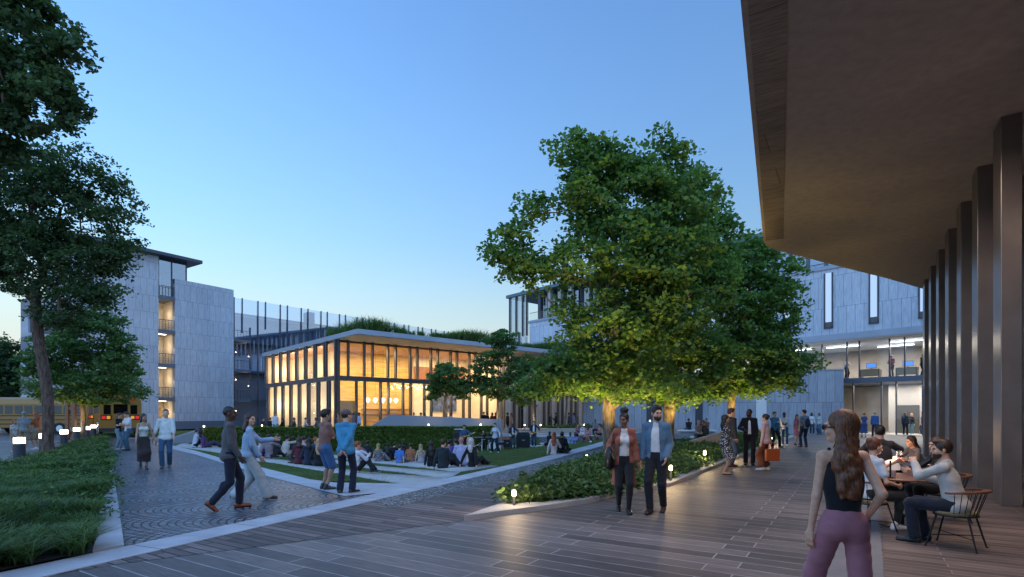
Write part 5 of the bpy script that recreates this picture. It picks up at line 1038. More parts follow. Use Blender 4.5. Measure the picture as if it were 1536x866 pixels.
# ------------------------------------------------------------------ the people
N_ = dict
def PP(px, py, *a, **k): x, y, z = at(px, py); return person(x, y, z+.004, *a, rel=True, **k)
def PD(px, d, z, *a, **k): return person(X(px,d), d, z, *a, rel=True, **k)
JN = (.035,.06,.13); NV = (.012,.018,.035); BK = (.010,.010,.012); WH = (.62,.62,.60); GY = (.10,.10,.105)
# walkers and standers near the camera
person(2.44, 4.02, .006, 6, 'walk2', 'woman with long auburn hair, black tank top and pink trousers walking away at front right', sex='f', H=1.77, hair=('wavy',(.15,.055,.022)), top=('tank', BK), bot=('trousers',(.38,.155,.185), N_(hem=.085, th=.009, waist=.12)), shoe=(.5,.5,.5), vox=.0058, shades=True,
       hd=(-50,0), hl=(-.20,.08,.80), hr=(.17,.03,.93), ehr=(.25,-1,0), pel=(0,0,.90), tw=6, fl=(-.12,.34,0,-6,0), fr=(.12,-.34,.07,4,40))
a = PP(936,768,'@'.replace('@','') and 0 or 176,'walk','woman in a rust open coat and white top with a puff of dark hair, strolling', sex='f', H=1.74, skin='b', hair=('puff','k'), top=[('tee',(.66,.63,.58),N_(sleeve=0,hem=.06)),('coat',(.30,.10,.065),N_(open=.095,hem=-.46,wide=.02,sleeve=1.75))], bot=('leggings',(.014,.014,.017)), shoe=(.01,.01,.01,1), hd=(22,-2), fl=(-.07,.16,0,-5,0), fr=(.08,-.14,.02,5,14), pel=(0,0,.92), hl=(-.24,.05,.78), hr=(.22,.10,1.02))
x0, y0, _ = at(936,768)
bg = empty('shoulder_bag', (x0-.27,y0-.02,.82), 0, 'black bag hanging at the side of the woman in the rust coat', 'bag'); o = fmesh('body', [ell((0,0,.12),(.075,.15,.20),None,.02), cap((0,0,.0),(.03,0,-.02),.06,.06,.05)], .012, cmat(BK,'leather'), bg); mb = MB(); mb.tube([(0,-.10,.25),(.05,-.06,.45),(.10,.0,.61),(.06,.08,.45),(0,.10,.25)], .010, 6); mb.build('strap', cmat(BK,'leather'), bg, True)
PP(985,769,192,'walk2','bearded man in a denim jacket over a white t-shirt, strolling beside the rust coat', H=1.87, hair=('short','k'), beard=True, top=[('tee',(.70,.68,.65),N_(hem=.06)),('jacket',(.105,.19,.27),N_(open=.075,hem=-.12))], bot=('trousers',(.016,.016,.020),N_(hem=.058)), shoe=(.03,.015,.012,1), hd=(-35,-6), fr=(.07,.17,0,5,0), fl=(-.08,-.15,.02,-5,12), pel=(0,0,.92), hl=(-.18,.12,.90), hr=(.24,.06,.79))
PP(348,764,84,'walk','man in a dark grey jacket and brown shoes striding right, hand in pocket', H=1.84, skin='d', hair=('buzz','k'), top=('shirt',(.085,.082,.085),N_(loose=.014,hem=-.13)), bot=('trousers',(.013,.017,.032),N_(hem=.060)), shoe=(.24,.060,.022), hd=(20,-2), fl=(-.09,.12,0,-5,0), fr=(.08,-.37,.08,5,42), hl=(-.20,-.02,.88), hr=(.19,.10,.90), pel=(0,-.04,.935), lean=0)
PP(372,752,86,'walk2','woman in light blue shirt and pale wide trousers walking beside the man in dark grey', sex='f', H=1.74, hair=('bob',(.04,.018,.012)), top=('shirt',(.30,.42,.55),N_(loose=.018,hem=-.10,wide=.014)), bot=('trousers',(.42,.47,.48),N_(hem=.105)), shoe=(.05,.022,.018), hd=(45,0), fr=(.06,.34,.0,5,0), fl=(-.08,-.26,.05,-5,30), hr=(.16,.20,.88), hl=(-.02,.46,1.20), pel=(0,0,.915))
PP(487,735,62,'crossed','dark-haired man in a terracotta t-shirt and denim shorts, arms crossed', H=1.80, skin='t', hair=('quiff','k'), top=('tee',(.27,.125,.095),N_(sleeve=.7)), bot=('shorts',(.06,.14,.29)), shoe=(.03,.035,.045), fl=(-.10,.02,0,-10,0), fr=(.10,.0,0,14,0))
PP(519,741,18,'behind','person in a plum cap and bright blue shirt, hands clasped behind the back', H=1.80, hair=('cap','b'), top=('shirt',(.055,.25,.42),N_(loose=.02,hem=-.12,wide=.014)), bot=('trousers',(.012,.017,.034),N_(hem=.072)), shoe=(.012,.012,.014), hd=(35,0), fl=(-.12,-.02,0,-10,0), fr=(.12,.03,0,35,0), vox=.009)
PP(215,704,172,'walk','woman in a pale top and long dark skirt holding hands on the cobbles', sex='f', H=1.72, skin='t', hair=('long','b'), top=('tank',(.55,.58,.50),N_(hem=.05)), bot=('skirt',(.035,.025,.026),N_(len=1.62,w=.12)), shoe=(.05,.03,.02), hl=(-.30,.10,.86), hd=(-25,0), fl=(-.06,.16,0,0,0), fr=(.06,-.12,.02,0,14), pel=(0,0,.92))
PP(249,702,186,'walk2','balding man in a white shirt and blue jeans holding hands on the cobbles', H=1.86, skin='l', hair=('buzz','b'), top=('shirt',(.62,.66,.64),N_(sleeve=1.35,wide=.004,hem=-.10,loose=.032)), bot=('trousers',(.035,.085,.16),N_(hem=.066)), shoe=(.10,.09,.08), hr=(.33,.10,.84), hd=(-10,0), fr=(.08,.14,0,0,0), fl=(-.08,-.12,.02,0,12), pel=(0,0,.92))
PP(178,675,130,'phone','woman in a black top and light jeans beside the white t-shirt, by the rear bus', sex='f', H=1.74, hair=('tail','b'), top=('tee',BK), bot=('trousers',(.16,.26,.32),N_(hem=.062)), shoe=(.5,.48,.42))
PP(192,676,-120,'phone','man in a white t-shirt and jeans facing the woman in black, by the rear bus', H=1.80, hair=('short','b'), top=('tee',(.66,.66,.68)), bot=('trousers',(.05,.11,.17),N_(hem=.066)), shoe=(.02,.02,.025))
PP(35,676,20,'relax','man in a grey t-shirt and khaki shorts beyond the nearest bollard', H=1.80, skin='t', hair=('short','g'), top=('tee',(.20,.23,.24)), bot=('shorts',(.30,.24,.16)), shoe=(.5,.5,.5))
PP(22,679,150,'relax','child-sized person in a striped pale top beyond the nearest bollard', sex='f', H=1.45, skin='t', hair=('bob','r'), top=('tee',(.42,.42,.40)), bot=('shorts',(.28,.22,.18)), shoe=(.3,.3,.3))
PP(56,675,-60,'phone','person in an orange t-shirt and khaki shorts left of the reddish trunk', H=1.78, skin='t', hair=('bob','r'), top=('tee',(.36,.11,.045)), bot=('shorts',(.32,.25,.16)), shoe=(.6,.6,.6))
# right-hand group
PP(1087,712,75,'relax','woman in a black and white dotted dress by the shrub bed', sex='f', H=1.68, skin='t', hair=('mid','k'), top=('dress',(.022,.024,.030),N_(len=1.05,sleeve=1.5,mat='dots')), shoe=(.45,.25,.15), hr=(.10,.24,1.0), hd=(10,0), vox=.014)
PP(1096,700,60,'relax','man in an orange shirt and dark jacket behind the dotted dress', H=1.88, skin='l', hair=('short','b'), top=[('tee',(.38,.12,.05)),('jacket',(.022,.022,.026),N_(open=.06))], bot=('trousers',(.025,.045,.09)), shoe=(.09,.02,.016), hd=(20,0))
PP(1124,698,178,'talk','bearded man in a black suit and white shirt, gesturing', H=1.86, skin='d', hair=('buzz','k'), beard=True, top=[('tee',(.72,.72,.72)),('jacket',(.012,.011,.013),N_(open=.045))], bot=('trousers',(.012,.011,.013),N_(hem=.07)), shoe=(.02,.01,.01), hd=(38,0), hl=(-.20,.06,.86), hr=(.16,.30,1.10))
PP(1148,706,-68,'relax','woman in a pink patterned blouse and rust trousers holding an orange bag', sex='f', H=1.70, skin='l', hair=('bun','b'), top=('shirt',(.60,.38,.34),N_(loose=.02)), bot=('trousers',(.20,.055,.02),N_(hem=.10,len=.75)), shoe=(.5,.46,.40), hd=(-8,0))
x, y, _ = at(1153,706); b = empty('tote_bag', (x+.02,y-.18,.30), .1, 'large orange tote bag held by the woman in pink', 'bag'); M_or = cmat((.42,.085,.02),'leather'); mb = MB(); mb.prism([(-.21,-.06),(.21,-.06),(.21,.06),(-.21,.06)], 0, .36); mb.build('body', M_or, b, bevel=.02)
for s in (-1,1): mb = MB(); mb.tube([(-.10,s*.05,.35),(-.08,s*.04,.50),(0,s*.02,.56),(.08,s*.04,.50),(.10,s*.05,.35)], .009, 6); mb.build('handle', M_or, b, True)
PP(1162,672,150,'relax','man in a blue shirt with one boot forward behind the pink blouse', H=1.80, hair=('short','b'), top=('shirt',(.05,.15,.24)), bot=('trousers',BK), shoe=(.08,.02,.015), hr=(.02,.28,1.22), fl=(-.2,.10,0,-20,0))
PP(1177,669,185,'relax','man in a printed white t-shirt holding a tablet', H=1.78, skin='d', hair=('buzz','k'), top=('tee',(.62,.60,.60)), bot=('trousers',(.035,.085,.17)), shoe=(.5,.6,.65), hl=(.02,.32,1.10), hr=(-.02,.34,1.10))
x, y, _ = at(1177,669); mb = MB(); mb.cbox((x+.02,y-.37,1.10),(.26,.19,.012)); tag(mb.build('tablet', M_blk, bevel=.004), 'dark flat tablet held by the man in the printed t-shirt', 'tablet')
PP(1196,668,150,'relax','woman in a plum dress facing the man with the backpack', sex='f', H=1.66, skin='t', hair=('bob','b'), top=('dress',(.20,.10,.15),N_(len=.9,sleeve=1.6)), shoe=(.015,.01,.01))
PP(1206,671,-28,'relax','man in a grey-blue t-shirt carrying a dark backpack', H=1.90, hair=('short','b'), top=('tee',(.24,.29,.33)), bot=('trousers',(.02,.035,.06)), shoe=(.10,.025,.018), hd=(-25,0))
x, y, _ = at(1206,671)
def backpack(x, y, z, head, label, col=(.03,.035,.06)):
    r = empty('backpack', (x,y,z), -R_(head), label, 'backpack'); fmesh('body', [ell((0,-.10,.0),(.16,.11,.24),None,.02), ell((0,-.18,-.08),(.12,.05,.12),None,.02)], .018, cmat(col), r); mb = MB(); [mb.tube([(s*.09,-.02,.18),(s*.10,.12,.22),(s*.11,.19,.05),(s*.10,.02,-.16)], .016, 6) for s in (-1,1)]; mb.build('strap', cmat(col), r, True)
backpack(x+.02, y-.13, 1.24, -28, 'dark blue backpack on the man in grey-blue')
PP(1218,652,170,'relax','woman in a white blouse and dark jeans by the stone block', sex='f', H=1.76, skin='d', hair=('mid','k'), top=('shirt',(.55,.58,.58)), bot=('trousers',(.02,.04,.07)), shoe=(.5,.5,.5))
PP(1229,652,-160,'relax','woman in a pale cardigan and wide blue jeans by the stone block', sex='f', H=1.74, skin='t', hair=('bob','k'), top=('shirt',(.42,.48,.46),N_(hem=-.3)), bot=('trousers',(.06,.13,.19),N_(hem=.10)), shoe=(.1,.1,.1))
PP(1296,656,-10,'relax','woman in a long navy dress walking to the glass entrance', sex='f', H=1.76, skin='l', hair=('bun','r'), top=('dress',(.035,.075,.19),N_(len=1.5)), shoe=(.3,.2,.1))
PP(1312,655,-5,'relax','grey-haired man in a blue suit jacket at the glass entrance', H=1.82, hair=('short','g'), top=('jacket',(.05,.11,.26),N_(open=0)), bot=('trousers',NV), shoe=BK)
PP(1358,653,170,'relax','person in black with a light blue shoulder bag by the entrance', H=1.80, skin='b', hair=('long','k'), top=('shirt',(.03,.045,.055)), bot=('trousers',BK), shoe=BK)
PP(1368,652,-150,'relax','blonde woman in black top and blue jeans by the entrance', sex='f', H=1.72, hair=('mid','y'), top=('shirt',(.02,.02,.024)), bot=('trousers',(.07,.16,.20)), shoe=(.4,.4,.4))
PP(1384,652,-80,'relax','man in a burgundy jacket standing next to the columns', H=1.80, hair=('short','b'), top=('jacket',(.12,.012,.022),N_(open=0)), bot=('trousers',(.02,.025,.045)), shoe=(.04,.02,.02))
# cafe guests
person(5.70,7.02,.006,-38,'table','bearded man in a pale sweater and dark trousers leaning on the near walnut table', H=1.80, skin='l', hair=('short','b'), beard=True, top=('shirt',(.50,.49,.45),N_(loose=.016)), bot=('trousers',(.014,.018,.030),N_(hem=.072)), shoe=(.02,.02,.024), hd=(-30,2), lean=13, tw=-8, hl=(.02,.44,1.02), hr=(.20,.44,.84), ehl=(-.6,.5,-1), ehr=(.8,.2,-1), vox=.0075)
person(5.22,8.0,.006,80,'chair','woman in a white t-shirt raising a wine glass, legs crossed', sex='f', H=1.76, skin='l', hair=('up',(.13,.05,.025)), top=('tee',(.62,.63,.65)), bot=('leggings',(.02,.024,.022)), shoe=(.66,.66,.68), lean=8, hl=(-.06,.50,.98), ehl=(-.6,0,-1), hr=(.16,.34,.66), fl=(.02,.66,.20,20,10), fr=(.08,.38,0,0,0), grip=(.7,.2), vox=.0085)
hx, hy = 5.22+(-.06*math.cos(R_(-80))-.58*math.sin(R_(-80)))*1.0, 8.0+(-.06*math.sin(R_(-80))+.58*math.cos(R_(-80))); wine(hx, hy, .95, 'raised wine glass with red wine, held over the near table')
person(6.92,8.75,.006,-78,'table','woman in a black leather jacket with her hair pinned up at the near table', sex='f', H=1.74, skin='l', hair=('bun',(.07,.03,.018)), top=('jacket',(.018,.012,.012),N_(open=0,mat='leather')), bot=('trousers',BK), shoe=BK, hd=(-15,0), lean=10)
person(7.25,10.75,.006,22,'table','dark-haired man in a charcoal suit seen from behind at the farther table', H=1.92, skin='l', hair=('short','k'), top=('jacket',(.050,.040,.040),N_(open=0)), bot=('trousers',(.02,.018,.02)), shoe=BK, hl=(-.12,.42,.84), hr=(.26,.48,.98), lean=6)
person(7.6,12.35,.006,12,'chair','man in a black t-shirt seen from behind, beyond the charcoal suit', H=1.92, skin='b', hair=('short','k'), top=('tee',BK), bot=('trousers',BK), shoe=BK, lean=6)
person(8.6,11.5,.006,-92,'table','woman in grey at the right of the farther table, hands by the candle', sex='f', H=1.66, skin='l', hair=('bob','b'), top=('shirt',(.12,.10,.10)), bot=('trousers',BK), shoe=BK, lean=20)
# audience on the seating strips
AG = 'audience seated on the lawn strips'
def au(px, py, head, pose, label, **k):
    k.setdefault('shoe', BK); k.setdefault('H', 1.78); PP(px, py, head, pose, label, AG, **k)
au(292,672,70,'knees','man in a white shirt and blue cap seated alone with the person in purple', hair=('cap','b'), top=('shirt',(.52,.54,.62)), bot=('trousers',BK))
au(307,672,60,'back','woman in purple with outstretched legs beside the white shirt', sex='f', skin='b', hair=('bob','k'), top=('shirt',(.10,.045,.14)), bot=('trousers',(.08,.04,.10)))
au(374,687,40,'knees','person in a brown top at the left end of the seated audience', sex='f', hair=('bun','b'), top=('tee',(.15,.09,.07)), bot=('trousers',BK))
au(388,687,15,'side','woman in a white top and violet shorts resting on her arm', sex='f', skin='t', hair=('up','b'), top=('tank',(.64,.62,.58)), bot=('shorts',(.07,.045,.24)), shoe=(.3,.3,.3))
au(404,688,35,'back','man in a mauve-grey long-sleeved top with knees drawn up, leaning back', hair=('short','k'), top=('shirt',(.24,.19,.21)), bot=('trousers',(.03,.022,.028)), hl=(-.28,-.25,.05), hr=(.16,.44,.42), fl=(-.1,.52,0,0,0), lean=-6)
au(417,683,-20,'knees','person in black with long dark hair behind the mauve top', sex='f', hair=('long','k'), top=('shirt',BK), bot=('trousers',BK))
au(428,684.5,50,'lotus','man in a cream shirt stretching his arm over his knee', skin='t', hair=('short','k'), top=('shirt',(.50,.43,.38)), bot=('trousers',(.34,.27,.22)), hr=(.16,.58,.60), hl=(-.2,.3,.25))
au(442,682,-40,'knees','dark-clothed person with a phone behind the cream shirt', skin='d', hair=('short','k'), top=('shirt',(.02,.02,.03)), bot=('trousers',BK))
au(452,688,70,'knees','person in a pale pink top looking right, behind the maroon top', skin='l', hair=('curly','b'), top=('shirt',(.50,.36,.35)), bot=('trousers',(.10,.08,.09)))
au(449,697,-5,'lotus','person in a maroon hooded top with a straight back, on the nearest strip', sex='f', hair=('bob','b'), top=('shirt',(.10,.022,.030),N_(loose=.02)), bot=('trousers',(.03,.015,.018)))
au(463,698.5,5,'lotus','person in navy with black shoulder-length hair, between maroon and black tops', sex='f', hair=('mid','k'), top=('shirt',(.02,.026,.05),N_(loose=.02)), bot=('trousers',NV))
au(478,700,0,'lotus','woman in black with very long blonde hair on the nearest strip', sex='f', hair=('long','y'), top=('shirt',BK), bot=('trousers',BK))
au(472,689,15,'knees','person in navy with a bright red-orange bob', sex='f', hair=('curly',(.40,.07,.02)), top=('shirt',(.04,.055,.12)), bot=('trousers',NV))
au(534,709,65,'side','ginger-haired person in a white shirt holding a phone, legs out to the right', hair=('short','r'), skin='l', top=('shirt',(.58,.58,.62)), bot=('trousers',BK), hl=(-.0,.36,.52), hr=(.1,.38,.52), khl=(0,.4,1))
au(538,690,30,'knees','woman in pink with reddish hair behind the ginger-haired person', sex='f', hair=('bob','r'), top=('tee',(.42,.16,.17)), bot=('trousers',(.06,.04,.06)))
au(550,688.5,10,'lotus','broad man in a dark navy coat left of the blonde patterned top', skin='b', hair=('short','k'), top=('jacket',(.018,.022,.035),N_(open=0)), bot=('trousers',BK), H=1.9)
au(567,693,20,'side','blonde woman in a patterned grey top', sex='f', hair=('mid','y'), top=('tee',(.10,.095,.12),N_(mat='dots')), bot=('trousers',(.2,.18,.2)))
au(581,692,5,'knees','long-haired woman in black right of the blonde in the patterned top', sex='f', hair=('long','k'), top=('shirt',BK), bot=('trousers',BK))
au(590,690.5,25,'knees','short-haired man in black left of the bright blue t-shirt', hair=('short','k'), top=('tee',BK), bot=('trousers',(.1,.09,.1)))
au(599,696,25,'back','man in a bright blue t-shirt leaning on his arm', skin='l', hair=('short','b'), top=('tee',(.07,.20,.55)), bot=('trousers',(.25,.20,.20)), lean=4, hl=(-.22,.2,.10), hr=(.26,-.05,.05))
au(605,687,-15,'knees','dark-haired person half hidden between blue and orange t-shirts', sex='f', skin='b', hair=('bob','k'), top=('shirt',(.05,.03,.04)), bot=('trousers',BK))
au(615,693,15,'lotus','person in an orange t-shirt and pink trousers', skin='t', hair=('curly','b'), top=('tee',(.42,.15,.07)), bot=('trousers',(.38,.17,.14)))
au(631,695,8,'side','woman with a long light blonde ponytail and pale trousers', sex='f', hair=('long',(.45,.30,.18)), top=('tank',(.45,.40,.38)), bot=('trousers',(.36,.34,.38)))
au(647,700,-5,'side','woman in black with straight black hair down her back', sex='f', hair=('long','k'), top=('shirt',BK), bot=('trousers',BK))
au(664,703,35,'side','brown-haired person in a very dark green jacket at the front of the audience', hair=('short','b'), top=('jacket',(.016,.024,.030),N_(open=0)), bot=('trousers',(.018,.02,.03)))
au(672,695,30,'knees','man in a dusty pink shirt behind the dark green jacket', skin='t', hair=('short','k'), top=('shirt',(.32,.13,.15)), bot=('trousers',(.04,.03,.04)))
au(685,694,-20,'lotus','man in a violet-blue t-shirt near the red guitar', skin='t', hair=('short','b'), top=('tee',(.07,.07,.28)), bot=('trousers',NV))
au(692,699,0,'lotus','man in a pale lavender shirt seated square to the band', hair=('bald','b'), skin='t', top=('shirt',(.38,.40,.58),N_(loose=.02)), bot=('trousers',(.42,.24,.22)), H=1.86)
au(703,698,10,'knees','small person in white beside the lavender shirt', sex='f', hair=('bob','y'), top=('tee',(.6,.58,.56)), bot=('trousers',(.3,.28,.3)))
au(709,701,30,'back','white-haired person in black with legs out towards the kerb', sex='f', hair=('mid',(.50,.48,.50)), top=('shirt',BK), bot=('trousers',BK), lean=-8)
au(831,683,8,'side','woman in a pale pink top with long brown hair sitting at the kerb', sex='f', hair=('long','r'), top=('shirt',(.62,.50,.50)), bot=('trousers',BK))
au(842,681,15,'lotus','man in a black jacket sitting at the kerb beside the pink top', skin='b', hair=('short','k'), top=('jacket',BK,N_(open=0)), bot=('trousers',BK))
BS = 'listeners on the bench and stage steps'
def bs(px, d, z, head, pose, label, **k): k.setdefault('shoe', BK); PD(px, d, z, head, pose, label, BS, **k)
bs(826,36.3,-.82,-150,'step','man in black at the left end of the white lawn bench', skin='d', hair=('short','k'), top=('shirt',BK), bot=('trousers',BK))
bs(843,35.8,-.82,-165,'step','man in olive green on the white lawn bench', skin='b', hair=('short','k'), top=('shirt',(.06,.075,.04)), bot=('trousers',(.05,.05,.05)))
bs(855,35.3,-.82,170,'step','man in a pale blue shirt on the white lawn bench', skin='d', hair=('buzz','k'), top=('shirt',(.22,.34,.45)), bot=('trousers',(.15,.2,.3)))
bs(864,34.9,-.82,-160,'step','woman in lilac at the right end of the white lawn bench', sex='f', skin='b', hair=('bob','k'), top=('dress',(.22,.20,.45),N_(len=1.1)))
bs(876,34.2,-.74,-120,'side','man in a black suit on the grass right of the white bench', skin='b', hair=('short','k'), top=[('tee',WH),('jacket',BK,N_(open=.05))], bot=('trousers',BK))
bs(874,41.9,-.42,-170,'step','blonde woman in white and pink on the upper steps', sex='f', hair=('mid','y'), top=('shirt',(.55,.42,.45)), bot=('skirt',(.5,.4,.4),N_(len=1)))
bs(866,42.1,-.42,160,'step','dark-haired woman left of the blonde on the upper steps', sex='f', hair=('bob','k'), top=('shirt',(.25,.12,.14)), bot=('trousers',BK))
bs(888,33.4,-.62,-100,'lotus','woman in a pale shawl near the kerb, right of the black suit', sex='f', hair=('mid','b'), skin='t', top=('shirt',(.62,.55,.55)), bot=('trousers',(.4,.2,.2)))
bs(884,37.6,-.5,-140,'step','woman with dark curls in pink on the lower steps', sex='f', skin='b', hair=('curly','k'), top=('shirt',(.45,.2,.22)), bot=('trousers',(.3,.1,.12)))
bs(897,35.5,-.45,-110,'lotus','man in dark maroon seated beside the tall trunk', hair=('short','b'), top=('shirt',(.11,.025,.03)), bot=('trousers',BK))
bs(901,42.6,-.42,-120,'step','woman in salmon pink on the upper steps beside the tall trunk', sex='f', hair=('bun','k'), skin='t', top=('shirt',(.48,.20,.17)), bot=('trousers',BK))
bs(893,43.3,-.1,180,'step','person in grey on the top step near the tall trunk', hair=('short','k'), skin='b', top=('shirt',(.18,.17,.20)), bot=('trousers',NV))
bs(1034,40.2,.02,-20,'step','person in black at the left end of the long far bench', hair=('short','k'), skin='b', top=('shirt',BK), bot=('trousers',BK))
bs(1047,40.2,.02,160,'step','person in dark grey in the middle of the long far bench', hair=('short','k'), skin='b', top=('shirt',(.05,.04,.05)), bot=('trousers',BK))
bs(1060,40.2,.02,-170,'step','person in brown at the right end of the long far bench', hair=('short','k'), skin='t', top=('shirt',(.14,.08,.06)), bot=('trousers',BK))
bs(1046,30.2,.0,150,'step','blond person at the left of the short bench behind the seat wall', hair=('short','y'), top=('shirt',(.40,.30,.26)), bot=('trousers',BK))
bs(1057,30.2,.0,-150,'step','person in brown and black at the right of the short bench', hair=('short','b'), top=('shirt',(.10,.06,.05)), bot=('trousers',BK))
# pavilion crowd
PG = 'people on the pavilion terrace'
def pg(px, d, head, pose, label, **k): k.setdefault('shoe', BK); PD(px, d, .0, head, pose, label, PG, **k)
pg(394,44,120,'chair','dark figure at the far left cafe table of the pavilion', hair=('short','k'), top=('shirt',BK), bot=('trousers',BK))
pg(405,43.4,20,'chair','broad figure in black beside the far left pavilion table', hair=('short','k'), top=('jacket',BK,N_(open=0)), bot=('trousers',BK))
pg(413,42,160,'relax','waiter in a white coat standing before the pavilion fins', hair=('short','k'), skin='t', top=('shirt',(.62,.64,.66),N_(hem=-.3)), bot=('trousers',(.15,.17,.2)))
pg(425,42.6,-60,'chair','seated person in black right of the white coat', sex='f', hair=('mid','k'), top=('shirt',BK), bot=('trousers',BK))
pg(442,43,-100,'chair','seated man in a dark shirt at the middle pavilion table', hair=('short','k'), skin='t', top=('shirt',(.03,.03,.035)), bot=('trousers',BK))
pg(458,43,100,'chair','seated woman in pale pink at the middle pavilion table', sex='f', hair=('bun','k'), top=('shirt',(.42,.36,.37)), bot=('trousers',BK))
pg(475,43,-90,'chair','seated person in grey right of the pale pink top', hair=('short','k'), skin='b', top=('shirt',(.12,.12,.14)), bot=('trousers',BK))
pg(508,42.5,-100,'relax','woman in a tan top behind the plum cap', sex='f', hair=('mid','b'), top=('shirt',(.30,.17,.12)), bot=('skirt',(.16,.02,.03),N_(len=1.1)))
pg(517,43.5,100,'relax','person in dark red by the pavilion corner', hair=('short','b'), top=('shirt',(.12,.04,.04)), bot=('trousers',BK))
pg(530,43,80,'relax','person in plum grey right of the pavilion corner', hair=('short','k'), skin='b', top=('shirt',(.16,.12,.15)), bot=('trousers',BK))
pg(539,42.6,-110,'relax','man in a pale blue shirt carrying a white sheet by the pavilion', skin='d', hair=('short','k'), top=('shirt',(.36,.45,.60)), bot=('trousers',BK))
for px, d, h, lab, k in ((621,47.5,150,'person in white behind the terrace wall, left end',N_(top=('shirt',WH))),(631,48,90,'person in green behind the terrace wall',N_(top=('shirt',(.04,.14,.08)))),(637,48,-90,'person in coral red behind the terrace wall',N_(sex='f',hair=('bob','b'),top=('shirt',(.50,.06,.08)))),(676,47,170,'person in white by the forked pavilion tree',N_(sex='f',hair=('bob','b'),top=('shirt',WH))),
        (726,46,160,'taller man in black of the dark pair left of the tall pavilion tree',N_(H=1.86,top=('jacket',BK,N_(open=0)))),(731,46.5,-160,'woman in black of the dark pair left of the tall pavilion tree',N_(sex='f',hair=('long','k'),top=('shirt',BK))),(738,46,20,'woman in a red dress by the tall pavilion tree',N_(sex='f',hair=('bob','b'),top=('dress',(.26,.02,.02),N_(len=1.2)))),(743,46.5,-20,'man in dark burgundy by the tall pavilion tree',N_(top=('jacket',(.05,.01,.015),N_(open=0)))),
        (761,46.5,60,'person in dark brown right of the tall pavilion tree',N_(top=('shirt',(.06,.035,.03)))),(767,46,-60,'person in tan right of the tall pavilion tree',N_(sex='f',hair=('mid','r'),top=('shirt',(.40,.24,.16)),bot=('trousers',(.30,.22,.17)))),(824,51,90,'figure in black left of the handshaking pair before the beige panels',N_(top=('shirt',BK))),(834,51,-90,'taller figure in black gesturing before the beige panels',N_(pose='talk',top=('jacket',BK,N_(open=0)))),
        (853,50,80,'figure in dark blue with jeans under the lit branch',N_(top=('shirt',(.04,.06,.11)))),(861,50,-80,'figure in lavender grey under the lit branch',N_(sex='f',hair=('mid','k'),top=('shirt',(.26,.25,.34)),bot=('trousers',(.2,.2,.3)))),(886,53,90,'dim figure in dark teal, left of the last pair beside the trunk',N_(pose='talk',top=('shirt',(.03,.06,.08)))),(896,53,-90,'dim figure in dark green, right of the last pair beside the trunk',N_(top=('shirt',(.03,.07,.05))))):
    pose = k.pop('pose', 'relax'); k.setdefault('bot', ('trousers', BK)); k.setdefault('hair', ('short','k')); k.setdefault('skin', 't'); pg(px, d, h, pose, lab, **k)
# upper office floor
for x, y, h, lab, c in ((-6.3,2.3,175,'office worker in a white shirt at the left of the upper floor',WH),(-3.1,2.5,-120,'office worker in red between the first two monitors',(.28,.05,.06)),(-1.2,2.9,150,'office worker in black left of the third monitor',BK),(.95,3.0,-100,'office worker in dark grey right of the third monitor',(.05,.05,.06)),(1.6,2.4,60,'office worker in black nearest the columns upstairs',BK)):
    w = RM @ Vector((x,y,4.6)); person(w.x, w.y, 4.604, h, 'phone', lab, 'office workers upstairs', hair=('short','k'), skin='t', top=('shirt', c), bot=('trousers', BK))
w = RM @ Vector((-11.5,2.4,4.6)); person(w.x, w.y, 4.604, 160, 'chair', 'seated office worker behind glass next to the lit tree', 'office workers upstairs', hair=('short','k'), skin='t', top=('shirt', BK), bot=('trousers', BK))
# ------------------------------------------------------------------ the band
MG = 'band on the lawn'
def mu(px, py, head, pose, label, **k):
    if py < 60: x, y = X(px, py), py; z = gz(x, y)
    else: x, y, z = at(px, py)
    person(x, y, z, head, pose, label, MG, rel=True, **k); return x, y, z
GT = dict(hl=(-.34,.30,1.12), hr=(.10,.24,.98), ehl=(-1,-.3,-.6), ehr=(1,-.6,-.2), grip=(.7,.5))
def guitar(x, y, z, head, col, label, tilt=22, bw=1.0):
    head += math.degrees(math.atan2(x, y)); r = empty('guitar', (x,y,z), 0, label, 'guitar', 'electric guitars of the band'); r.matrix_basis = Matrix.Translation((x,y,z)) @ Matrix.Rotation(-R_(head), 4, 'Z') @ Matrix.Translation((.06,.20,1.0)) @ Matrix.Rotation(R_(tilt), 4, 'Y')
    fmesh('body', [ell((.13,0,0),(.17,.03,.145*bw),None,.02), ell((-.06,0,0),(.12,.03,.11*bw),None,.03)], .015, pmat('guitar_paint_%.2f_%.2f' % (col[0],col[1]), col, .25, coat=.6), r)
    mb = MB(); mb.box(-.66,.018,-.025,-.10,.045,.025); mb.build('neck', woodmat('maple_neck', (.45,.30,.14), (.6,.42,.22)) if 'maple_neck' not in MATS else MATS['maple_neck'], r); mb = MB(); mb.box(-.82,.016,-.045,-.66,.04,.035); mb.build('headstock', MATS['maple_neck'], r, bevel=.005); mb = MB(); mb.box(.02,.031,-.06,.18,.038,.03); mb.build('pickguard', M_white, r)
    mb = MB(); mb.tube([(-.15,0,.08),(-.20,-.16,.42),(-.02,-.24,.50),(.16,-.22,.30),(.28,-.02,.05)], .012, 5); mb.build('strap', M_blk, r)
q = mu(697,680,188,'relax','guitarist in a blue denim shirt with big dark curls holding a red guitar', hair=('curly','k'), top=('shirt',(.035,.10,.17)), bot=('trousers',BK), shoe=BK, **GT); guitar(*q, 188, (.48,.02,.02), 'red electric guitar held upright by the curly-haired guitarist', 24)
